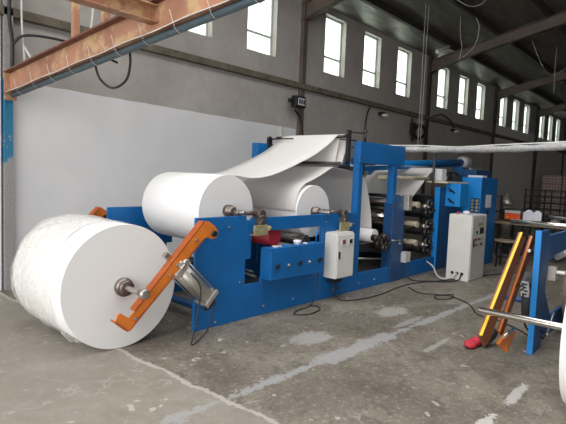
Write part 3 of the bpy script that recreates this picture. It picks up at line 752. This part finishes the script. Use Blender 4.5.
# winding tower
wt = thing('winder_tower', 'tall blue winder tower with lamp panel behind the cream control cabinet', 'machine', (6.8, 0, 0), 'm')
m = MB(); m.box(6.30, 7.10, -.33, .08, 0, 1.66); m.build('tower_case', 'blue', wt, bevel=.008)
m = MB(); m.box(6.288, 6.30, -.32, .07, .02, 1.655); sd = m.build('lit_side_face', 'blue_light', wt, bevel=.003)  # left face of the tower, the light on it painted as brighter blue
m = MB(); m.box(6.275, 6.287, -.315, -.15, 1.00, 1.28); lp = m.build('lamp_panel', 'blue_navy', wt)
for i in range(4):
    for j in range(2):
        m = MB(); y = -.275+.085*j; z = 1.045+.062*i; m.cyl((6.255, y, z), (6.275, y, z), .024, 14); m.build('indicator_lamp', 'brass', lp)
m = MB(); m.box(6.54, 6.80, -.336, -.331, 1.10, 1.34); m.build('paper_notice', 'light_panel', wt)
m = MB(); m.box(6.62, 6.68, -.35, -.331, .98, 1.06); m.build('door_handle', 'black', wt)
m = MB(); m.box(7.2, 8.0, .15, .55, 0, 1.82); m.build('rear_case', 'blue_navy', wt, bevel=.01)
m = MB(); m.box(6.45, 6.65, -.28, .0, 1.662, 1.70); m.build('junction_cap', 'light_panel', wt)
m = MB(); m.box(7.3, 7.9, .3, .34, 1.82, 1.87); m.build('top_rail', 'alu', wt)

# white control cabinet with its own things on top
cc = thing('control_cabinet', 'tall cream control cabinet standing free in front of the blue tower', 'cabinet', (5.1, -.6, 0), 'm')
m = MB(); m.box(4.77, 5.37, -.80, -.43, .0, 1.055); m.build('cabinet_body', 'box_white', cc, bevel=.008)
m = MB(); m.box(4.79, 5.35, -.813, -.801, .03, 1.035); dr = m.build('door', 'box_grey', cc, bevel=.003)
m = MB(); m.box(4.84, 4.87, -.828, -.814, .55, .68); m.build('door_handle', 'black', dr)
m = MB(); m.box(5.0, 5.22, -.817, -.814, .88, .93); m.build('name_strip', 'brass', dr)
m = MB(); m.cyl((4.97, -.82, .78), (4.97, -.814, .78), .028, 16); m.box(5.08, 5.22, -.825, -.814, .75, .85); m.build('meter', 'black', dr)
for i in range(3):
    for j in range(2):
        u = 4.94+.11*i; z = .67 - .09*j; m = MB(); m.cyl((u, -.83, z), (u, -.814, z), .02, 14); m.build('push_button', ('black', 'red', 'steel')[(i+j) % 3], dr)
m = MB(); m.cyl((5.2, -.82, .99), (5.2, -.814, .99), .012, 12); m.build('indicator_lamp', 'red', dr)
for v in (-.54, -.62, -.70):
    m = MB(); m.cyl((4.755, v, .115), (4.77, v, .115), .024, 14); m.build('cable_port', 'black', cc)
m = MB(); m.lathe((4.98, -.62, 1.055), (4.98, -.62, 1.12), [(0, .04), (.02, .052), (.04, .05), (.055, .03)], 18)
tag(m.build('small_jar', 'white_sheet', frame='m', base=(4.98, -.62, 1.055)), 'small white pot on top of the cream control cabinet', 'pot')
m = MB(); m.ball((4.90, -.52, 1.075), .024, (1.3, 1, .9), 10)
tag(m.build('rag', 'red_rag', frame='m', base=(4.9, -.52, 1.055)), 'small red rag on top of the cream control cabinet', 'rag')
cable('cabinet_hose', [to_world('m', p) for p in ((4.76, -.62, .115), (4.66, -.58, .05), (4.58, -.48, .025), (4.60, -.36, .06), (4.74, -.22, .16), (4.82, -.06, .22))], .013, 'box_grey', 'pale ribbed hose curling from the cabinet base to the blue frame', 'hose')
cable('power_cable', [to_world('m', p) for p in ((4.78, -.68, .115), (4.70, -.68, .03), (4.50, -.62, .018), (4.25, -.42, .018), (4.1, -.2, .018), (4.05, -.12, .10), (4.08, -.12, .3))], .010, 'black_cable', 'black power cable from the cabinet base to the grey switch box', 'cable')

# ------------------------------------------------------------------ cables on the floor
W = lambda *p: Vector(p)
cable('floor_cable', [to_world('m', p) for p in ((1.86, -.10, .42), (1.80, -.10, .12), (1.66, -.14, .014), (1.40, -.17, .012), (1.25, -.26, .012), (1.40, -.36, .012), (1.66, -.30, .012), (1.72, -.18, .012), (1.66, -.12, .012))], .0065, 'black_cable', 'black cable loop on the floor below the blue control box')
cable('floor_cable', [W(5.2, 3.55, .25), W(5.25, 3.50, .03), W(5.5, 3.35, .012), W(6.0, 3.30, .012), W(6.6, 3.35, .012), W(7.1, 3.30, .012), W(7.6, 3.1, .012), W(8.4, 2.85, .012), W(9.4, 2.5, .012)], .0065, 'black_cable', 'black cable lying on the floor in front of the gantry rail and cabinet')
cable('floor_cable', [W(6.7, 3.25, .012), W(6.5, 3.0, .012), W(6.6, 2.75, .012), W(6.75, 2.6, .012), W(6.5, 2.55, .012), W(6.35, 2.65, .012), W(6.5, 2.75, .012), W(6.65, 2.60, .012), W(6.4, 2.25, .012), W(6.0, 2.0, .012), W(5.9, 1.7, .012), W(5.6, 1.35, .012), W(5.25, 1.24, .02)], .0065, 'black_cable', 'black cable snaking over the floor towards the right-hand blue plate')

# ------------------------------------------------------------------ second stand, right edge
sb = thing('unwind_stand', 'second blue unwind stand cut off by the right edge of the photo', 'machine', (5.2, 1.2, 0))
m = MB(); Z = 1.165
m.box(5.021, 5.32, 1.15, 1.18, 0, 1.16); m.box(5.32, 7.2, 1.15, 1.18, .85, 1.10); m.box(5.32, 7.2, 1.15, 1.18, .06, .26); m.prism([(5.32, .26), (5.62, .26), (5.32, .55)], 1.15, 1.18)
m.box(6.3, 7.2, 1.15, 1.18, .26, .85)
m.build('side_plate', 'blue_shaded', sb, bevel=.004)
m = MB(); m.box(5.005, 5.02, 1.149, 1.20, 0, 1.165); m.build('plate_edge', 'blue_light', sb, label='folded edge with its light painted in bright blue')  # left-facing edge of the plate, brightened in colour for the light
m = MB(); m.cyl((5.45, 1.19, .4), (5.45, 1.6, .4), .03, 14); m.build('tie_bar', 'blue_navy', sb)
m = MB(); m.box(5.36, 5.44, 1.08, 1.15, .66, .80); m.cyl((5.40, 1.0, .74), (5.40, 1.15, .74), .03, 14); m.cyl((5.38, 1.0, .95), (5.44, 1.1, .88), .03, 12); m.build('shaft_clamp', 'alu', sb, bevel=.004)
m = MB(); m.cyl((5.3, 1.10, .16), (5.42, 1.08, .34), .012, 8); m.ball((5.3, 1.10, .14), .02); m.build('air_fitting', 'steel', sb)
# its arm, seen from the inside: web plate with two flanges
ax = [(4.90, 1.14), (5.21, 1.10), (5.36, 1.00), (4.66, .22), (4.80, .28), (4.72, .34), (4.58, .12), (4.40, .34), (4.22, .33), (4.03, .36)]
m = MB(); m.prism([(4.99, 1.135), (4.06, .362), (4.22, .22), (4.34, .25), (5.20, 1.06)], 1.33, 1.345)
arm = m.build('swing_arm', 'orange_shaded', sb)
m = MB(); m.prism([(4.99, 1.137), (4.06, .364), (4.066, .354), (4.999, 1.127)], 1.308, 1.33); m.build('arm_flange', 'yellow', arm, label='flange with its light painted in yellow')  # light on the upper edge of the orange arm, coloured in as yellow
m = MB(); m.prism([(5.255, 1.085), (4.44, .318), (4.58, .24), (5.42, 1.0)], 1.30, 1.315); a2 = m.build('arm_rail', 'orange_shaded', arm)
m = MB(); m.prism([(5.255, 1.087), (4.44, .320), (4.45, .30), (5.27, 1.068)], 1.285, 1.30); m.build('rail_flange', 'orange', a2)
m = MB(); m.prism([(4.30, .25), (4.52, .30), (4.78, .26), (4.55, .12), (4.50, .22), (4.44, .17)], 1.24, 1.27); m.build('hook', 'orange', arm)
for p, q, rr in (((4.98, 1.24, .97), (5.14, 1.24, .97), .014), ((4.34, 1.22, .31), (4.62, 1.22, .32), .014), ((4.72, 1.24, .68), (4.76, 1.22, .66), .03)):
    m = MB(); m.cyl(p, q, rr, 10); m.build('cross_bolt', 'chrome', arm)
A, B = Vector((5.22, 1.30, .66)), Vector((5.40, 1.27, .28)); d = (B-A).normalized()
m = MB(); m.cyl(A, B, .075, 24)
ac = m.build('air_cylinder', 'dark_grey', sb)
m = MB(); m.bar(A-d*.04, A, .16, .16); m.build('end_cap', 'dark_grey', ac, bevel=.006)
m = MB(); m.bar(B, B+d*.04, .16, .16); m.build('end_cap', 'dark_grey', ac, bevel=.006)
m = MB(); m.prism([(5.122, .655), (5.132, .657), (5.207, .495), (5.197, .493)], 1.255, 1.335); m.build('name_label', 'light_panel', ac)
for k in range(4):
    t_ = .12+.22*k; x_, z_ = 5.122+.075*t_, .655-.162*t_
    m = MB(); m.prism([(x_-.003, z_), (x_, z_), (x_+.010, z_-.018), (x_+.007, z_-.018)], 1.270+.01*(k % 2), 1.322-.008*(k % 3)); m.build('label_print', 'print', ac)
for k, pts in enumerate((((5.05, 1.28, .55), (5.0, 1.26, .38), (5.1, 1.24, .22), (5.22, 1.20, .14), (5.28, 1.12, .10)), ((5.16, 1.24, .62), (5.06, 1.22, .45), (5.14, 1.22, .25), (5.28, 1.12, .16)))):
    cable('air_hose', [W(*p) for p in pts], .009, 'black_cable', ['black air hose looping left of the grey cylinder on the right-hand stand', 'black air hose hanging tight against the grey cylinder on the right-hand stand'][k], 'hose')

t = paper_roll('paper_roll', 'white paper roll at the right edge of the photo on a bare steel shaft', (4.15, .54), .53, -.45, .67, 'w', group='paper rolls')
m = MB(); m.lathe((4.15, -.7, .54), (4.15, 1.38, .54), [(0, .022), (.01, .028), (2.07, .028), (2.08, .022)], 24); m.build('core_shaft', 'chrome', t)
m = MB(); m.cyl((6.10, .75, 1.15), (6.13, 1.74, 1.145), .028, 20)
tag(m.build('steel_shaft', 'chrome', base=(6.1, 1.2, 1.12)), 'bare steel shaft lying across the top of the right-hand blue stand', 'shaft')
m = MB(); m.cyl((6.6, .95, 1.20), (6.63, 1.45, 1.20), .022, 20)
tag(m.build('steel_shaft', 'chrome', base=(6.6, 1.2, 1.18)), 'short bright shaft stub at the right edge above the longer shaft', 'shaft')
m = MB(); m.lathe((6.15, .75, .46), (6.15, 1.10, .46), [(0, .05), (0.001, .34), (.346, .34), (.35, .28)], 48)
tag(m.build('core_reel', 'card', base=(6.15, .9, .12)), 'grey-brown reel behind the right-hand blue plate', 'reel')
m = MB(); m.box(5.95, 6.35, .78, 1.05, 0, .119); tag(m.build('reel_cradle', 'blue_navy', base=(6.15, .9, 0)), 'low dark block under the grey-brown reel', 'block')
# red cloth and dark boot-like bundle on the floor
m = MB(); m.ball((4.80, 1.64, .035), .10, (1.1, .6, .36), 18); m.ball((4.87, 1.62, .045), .06, (1, .8, .7), 12)
for v in m.bm.verts: v.co += Vector((random.uniform(-.008, .008), random.uniform(-.008, .008), random.uniform(-.004, .004)))
tag(m.build('floor_rag', 'red_rag', base=(4.8, 1.64, 0)), 'crumpled red rag on the floor at the foot of the yellow-edged arm', 'rag')
m = MB(); m.tube([(4.86, 1.56, .05), (4.93, 1.54, .07), (5.0, 1.52, .10), (5.05, 1.52, .13)], .045, 10)
tag(m.build('dark_sleeve', 'black_cable', base=(4.95, 1.54, 0)), 'dark rubber sleeve on the floor between red rag and orange hook', 'sleeve')

# ------------------------------------------------------------------ background right
st = thing('round_stool', 'round wooden-topped stool with dark legs behind the orange arm', 'stool', (9.85, 2.86, 0))
m = MB(); m.cyl((9.85, 2.86, .48), (9.85, 2.86, .51), .21, 28); m.build('seat', 'table_wood', st)
for k in range(4):
    a = PI/4+k*PI/2; c_, s_ = math.cos(a), math.sin(a)
    m = MB(); m.cyl((9.85+.17*c_, 2.86+.17*s_, 0), (9.85+.13*c_, 2.86+.13*s_, .48), .014, 10); m.build('leg', 'black', st)
m = MB()
for k in range(4):
    a = PI/4+k*PI/2; b_ = a+PI/2; m.cyl((9.85+.155*math.cos(a), 2.86+.155*math.sin(a), .18), (9.85+.155*math.cos(b_), 2.86+.155*math.sin(b_), .18), .008, 8)
m.build('stretcher', 'black', st)

tb = thing('work_table', 'long work table with dark legs behind the control cabinet at right', 'table', (11.8, 2.9, 0))
m = MB(); m.box(11.2, 12.4, .9, 3.55, .70, .74); m.build('table_top', 'table_wood', tb, bevel=.005)
for x_ in (11.28, 12.3):
    for y_ in (1.0, 2.3, 3.45):
        m = MB(); m.box(x_-.025, x_+.025, y_-.025, y_+.025, 0, .70); m.build('leg', 'black', tb)
m = MB(); m.box(11.26, 11.30, 1.03, 3.42, .15, .19); m.build('stretcher', 'black', tb)
pm = thing('tabletop_machine', 'black-framed machine with orange-red front on the work table', 'machine', (11.75, 3.3, .74))
m = MB(); m.box(11.55, 12.0, 3.05, 3.50, .741, 1.02); m.build('case', 'black', pm, bevel=.03)
m = MB(); m.box(11.53, 11.549, 3.10, 3.42, .78, .92); m.build('front_panel', 'orange_box', pm, bevel=.005)
m = MB(); m.box(11.53, 11.549, 3.10, 3.42, .925, .985); m.build('grey_panel', 'box_grey', pm)
m = MB(); m.cyl((11.52, 3.36, .84), (11.53, 3.36, .84), .022, 14); m.build('knob', 'yellow', pm)
m = MB(); m.box(11.53, 11.56, 2.68, 3.04, .745, .97); m.ball((11.545, 2.76, .955), .06, (.3, 1.2, 1)); m.ball((11.545, 2.93, .955), .07, (.3, 1.2, 1))
tag(m.build('white_board', 'white_sheet', base=(11.55, 2.86, .74)), 'upright white board next to the orange-red machine on the table', 'board')
for k, (x_, y_) in enumerate(((11.7, 2.45), (11.9, 2.2), (11.6, 1.9))):
    m = MB(); m.cyl((x_, y_, .74), (x_, y_, .83+.03*k), .09, 18); m.cyl((x_, y_, .83+.03*k), (x_, y_, .86+.03*k), .03, 10)
    tag(m.build('cardboard_core', 'card', base=(x_, y_, .74)), ['brown core on the table beside the white board', 'middle brown core right of the white board', 'tallest brown core, farthest right on the table'][k], 'core', 'cores on the table')
# floor clutter under the table
for k, (x_, y_, w_, h_) in enumerate(((11.9, 3.2, .5, .35), (11.8, 2.5, .45, .25), (12.4, 4.2, .5, .5), (11.9, 1.8, .5, .4))):
    m = MB(); m.box(x_-w_/2, x_+w_/2, y_-w_/2, y_+w_/2, .0, h_); c0 = m
    for s_ in (-1, 1): m.box(x_-w_/2-.01, x_+w_/2+.01, y_+s_*w_*.3-.02, y_+s_*w_*.3+.02, h_*.4, h_*.6)
    tag(m.build('storage_crate', 'black', base=(x_, y_, 0), bevel=.01), ['dark crate on the floor under the orange-red machine', 'low dark crate on the floor under the white board', 'tall dark crate left of the work table', 'dark crate under the right end of the work table'][k], 'crate', 'crates by the work table')
def rack(name, label, x0, x1, y0, y1, h, nsh, mat='black', ncol=4):
    r = thing(name, label, 'rack', ((x0+x1)/2, (y0+y1)/2, 0))
    for x_ in (x0, x1):
        for j in range(ncol):
            y_ = y0+(y1-y0)*j/(ncol-1); m = MB(); m.box(x_-.02, x_+.02, y_-.02, y_+.02, 0, h); m.build('upright', mat, r)
    for k in range(nsh):
        z = h-.03-(h-.2)*k/(nsh-1)*.92; m = MB()
        m.box(x0-.02, x0+.02, y0+.02, y1-.02, z-.015, z+.015); m.box(x1-.02, x1+.02, y0+.02, y1-.02, z-.015, z+.015)
        for j in range(7):
            y_ = y0+.05+(y1-y0-.1)*j/6; m.box(x0+.02, x1-.02, y_-.01, y_+.01, z-.01, z+.01)
        m.build('shelf_frame', mat, r)
    return r
rack('drying_rack', 'tall open rack of black metal rails in front of the stacked packs', 16.0, 16.8, 2.6, 4.2, 1.42, 7)
rack('drying_rack', 'low black rack between the winder tower and the table machine', 15.0, 15.6, 4.75, 5.35, 1.2, 3, ncol=2)
rack('trolley_frame', 'small black trolley frame beside the blue tower', 13.2, 13.7, 4.8, 5.3, 1.05, 3, ncol=2)
m = MB(); m.cyl((16.2, 4.75, 0), (16.2, 4.75, .9), .16, 20); m.lathe((16.2, 4.75, .9), (16.2, 4.75, 1.25), [(0, .2), (.05, .22), (.2, .12), (.35, .05)], 20)
tag(m.build('steel_drum', 'alu', base=(16.2, 4.75, 0)), 'grey drum with conical top behind the table machine', 'drum')
# stacked packs at the far wall
k = 0
names_r = ['bottom', 'second', 'third', 'fourth', 'top']; names_c = ['nearest the wall', 'second from the wall', 'third from the wall', 'fourth from the wall']
proto = None
for r_ in range(5):
    for c_ in range(4):
        y_ = 6.2-.42-c_*.88; z_ = .0+r_*.40 + .0
        base = Vector((26.6, y_-.02, z_+.002))
        if proto is None:
            m = MB(); m.box(26.2, 27.0, y_-.42, y_+.40, z_+.002, z_+.39)
            proto = m.build('tissue_pack', 'packs', base=base, bevel=.02); o = proto
        else:
            o = proto.copy(); COL.objects.link(o); o.location = base
        tag(o, 'pale pink pack, %s row of the far stack, %s' % (names_r[r_], names_c[c_]), 'pack', 'tissue packs stacked far back')

# ------------------------------------------------------------------ wall lamps and hanging wires
fd = thing('floodlight', 'black square floodlight on the wall left of the first pillar', 'floodlight', (7.9, 6.6, 3.05))
m = MB(); m.box(7.80, 8.12, 6.42, 6.56, 2.93, 3.16); m.build('housing', 'black', fd, bevel=.02)
m = MB(); m.box(7.86, 8.07, 6.41, 6.419, 2.975, 3.115); m.build('lens', 'light_panel', fd)
m = MB()
for k in range(3): m.box(7.87+.07*k, 7.91+.07*k, 6.398, 6.404, 3.0, 3.09)
m.build('led_chip', 'print', fd)
m = MB(); m.box(7.72, 7.80, 6.5, 6.54, 3.02, 3.08); m.cyl((7.70, 6.52, 3.05), (7.74, 6.52, 3.05), .04, 12); m.box(7.95, 8.0, 6.55, 6.69, 3.0, 3.04); m.build('bracket', 'black', fd)
f2 = thing('floodlight', 'dark bell-shaped floodlight hanging below the ledge at the second pillar', 'floodlight', (13.7, 6.5, 2.9))
m = MB(); m.lathe((13.40, 6.60, 2.95), (13.27, 6.38, 2.90), [(0, .10), (.05, .19), (.20, .23), (.25, .22)], 24); m.build('housing', 'black', f2)
m = MB(); m.cyl((12.95, 6.5, 3.08), (13.70, 6.5, 3.08), .03, 10); m.cyl((13.3, 6.60, 2.65), (13.3, 6.65, 3.3), .025, 10); m.box(12.95, 13.1, 6.42, 6.52, 2.98, 3.14); m.box(13.55, 13.7, 6.42, 6.52, 2.96, 3.14); m.build('bracket', 'black', f2)
m = MB(); m.cyl((13.265, 6.37, 2.898), (13.27, 6.38, 2.90), .13, 20); m.build('lens', 'steel', f2)
for x_, l in ((16.2, 'small pale bulkhead lamp on the wall ledge, right of the bell floodlight'), (11.5, 'small pale bulkhead lamp on the wall ledge, left of the bell floodlight')):
    b0 = thing('bulkhead_lamp', l, 'lamp', (x_, 6.6, 3.15), group='bulkhead lamps')
    m = MB(); m.ball((x_, 6.5, 3.17), .09, (1.1, .9, .5), 16); m.build('lamp_glass', 'lamp_face', b0)
    m = MB(); m.box(x_-.05, x_+.05, 6.52, 6.69, 3.19, 3.26); m.build('bracket', 'black', b0)
tl = thing('tube_lamp', 'short pale strip lamp hanging under the second rafter', 'lamp', (13.4, 5.9, 4.95))
m = MB(); m.cyl((12.9, 5.85, 4.97), (13.6, 5.82, 5.22), .032, 14); m.build('lamp_tube', 'lamp_face', tl)
m = MB(); m.bar((12.9, 5.85, 5.02), (13.6, 5.82, 5.27), .07, .03); m.build('lamp_housing', 'white_cable', tl)
wires = [([(10.75, 5.2, 5.5), (10.75, 5.2, 4.6), (10.77, 5.2, 3.4), (10.75, 5.2, 2.2)], .008, 'thin wire hanging straight down left of the second pillar'),
         ([(10.9, 5.2, 5.5), (10.9, 5.2, 4.2), (10.88, 5.2, 2.4)], .008, 'second thin straight wire hanging left of the second pillar'),
         ([(12.0, 4.9, 5.5), (12.05, 4.9, 5.1), (12.2, 4.9, 4.85), (12.1, 4.9, 4.5)], .010, 'pale short wire curling above the strip lamp'),
         ([(12.4, 4.7, 5.6), (12.45, 4.6, 5.3), (12.5, 4.7, 4.9), (12.3, 4.9, 4.6)], .012, 'pale wire dropping from the roof beside the strip lamp'),
         ([(10.6, 4.7, 5.66), (10.9, 4.5, 5.48), (11.2, 4.35, 5.42), (11.5, 4.2, 5.55), (11.6, 4.1, 5.8)], .014, 'pale wire swagging under the roof near the top edge'),
         ([(15.5, 4.2, 5.6), (15.9, 4.0, 5.0), (16.8, 3.9, 4.85), (17.4, 3.5, 5.3), (18, 3.2, 5.9)], .012, 'wire swag under the roof between second and third rafters'),
         ([(17.0, 3.9, 5.7), (17.0, 3.9, 5.0), (17.1, 3.9, 4.3)], .012, 'straight wire dropping beside the roof swag'),
         ([(18.6, 6.5, 2.0), (23.5, 6.5, 3.3)], .0, '')]
for pts, r, l in wires[:-1]:
    cable('ceiling_wire', [W(*p) for p in pts], r*.55, 'white_cable', l, 'wire')
cable('wall_wire', [W(26.6, 6.62, 3.3), W(26.5, 6.62, 2.0), W(26.2, 6.62, .3)], .03, 'black_cable', 'dark wire running down the far wall beside the packs', 'wire')
cable('wall_wire', [W(8.02, 6.62, 2.9), W(8.25, 6.60, 2.6), W(8.27, 6.60, 1.8)], .018, 'black_cable', 'black wire running down the first pillar from the square floodlight', 'wire')
cable('wall_wire', [W(10.9, 6.60, 3.32), W(10.75, 6.58, 3.1), W(10.7, 6.58, 2.7), W(10.75, 6.58, 2.4)], .02, 'black_cable', 'short black wire hanging from the ledge above the gantry', 'wire')
cable('wall_wire', [W(14.6, 6.6, 3.5), W(15.2, 6.6, 3.62), W(15.9, 6.6, 3.5), W(16.2, 6.6, 3.3)], .02, 'black_cable', 'black wire arching above the ledge to the small lamp', 'wire')
# wrapped cable run crossing from the gantry to the front right
ct = thing('wrapped_cable_run', 'silver-wrapped cable bundle slung from the gantry beam out of the right edge', 'cable bundle', (7.0, 3.6, 2.05))
P = [Vector((7.14, 3.95, 2.05)), Vector((7.35, 3.5, 2.05)), Vector((7.3, 2.9, 2.045)), Vector((7.1, 2.2, 2.04)), Vector((6.9, 1.5, 2.055)), Vector((6.6, .6, 2.09)), Vector((6.3, -.6, 2.15))]
m = MB(); m.tube(P, lambda t: .045+.006*math.sin(t*60), 14, 8); m.build('foil_sleeve', 'foil', ct)
m = MB(); m.tube([p+Vector((.0, .0, .052+.012*math.sin(i*2.3))) for i, p in enumerate(P)], .010, 8, 6); m.build('loose_cable', 'white_cable', ct)
m = MB(); m.tube([p+Vector((.0, .0, .030+.02*math.cos(i*1.9))) for i, p in enumerate(P)], .010, 8, 6); m.build('loose_cable', 'black_cable', ct)

# ------------------------------------------------------------------ light
w = bpy.data.worlds.new('World'); S.world = w; w.use_nodes = True
bg = w.node_tree.nodes['Background']; bg.inputs[0].default_value = (1.0, .985, .965, 1); bg.inputs[1].default_value = 2.2
def portal(loc, rot, sx, sy):
    l = bpy.data.lights.new('daylight_portal', 'AREA'); l.shape = 'RECTANGLE'; l.size = sx; l.size_y = sy
    l.cycles.is_portal = True
    o = bpy.data.objects.new('daylight_portal', l); COL.objects.link(o); o.location = loc; o.rotation_euler = rot
portal((XL+.05, (YR+YW)/2, 2.9), (0, -PI/2, 0), 5.8, YW-YR)
for a, b_ in SKY:
    yc = (SY0+SY1)/2; portal(((a+b_)/2, yc, roofz(yc)+.1), (-math.atan(.235), 0, 0), b_-a, (SY1-SY0)*1.02)
portal((18, YW+.3, 4.5), (-PI/2, 0, 0), 38, 1.4)

# ------------------------------------------------------------------ camera
R = [[0.6508, 0.03337, 0.75851], [-0.75822, 0.08038, 0.64702], [0.03938, 0.99621, -0.07762]]
cam = bpy.data.cameras.new('camera'); co = bpy.data.objects.new('camera', cam); COL.objects.link(co)
mt = Matrix(((R[0][0], R[0][1], -R[0][2], 0), (R[1][0], R[1][1], -R[1][2], 0), (R[2][0], R[2][1], -R[2][2], 1.6), (0, 0, 0, 1)))
co.matrix_world = mt
cam.sensor_width = 36; cam.lens = 500/566*36; cam.clip_start = .05; cam.clip_end = 200
S.camera = co
S.view_settings.view_transform = 'Standard'; S.view_settings.look = 'None'; S.view_settings.gamma = 1; S.view_settings.use_curve_mapping = False
S.view_settings.exposure = 0.95
S.cycles.max_bounces = 8; S.cycles.diffuse_bounces = 5; S.cycles.use_denoising = True
S.cycles.transparent_max_bounces = 12
S.cycles.sample_clamp_indirect = 6
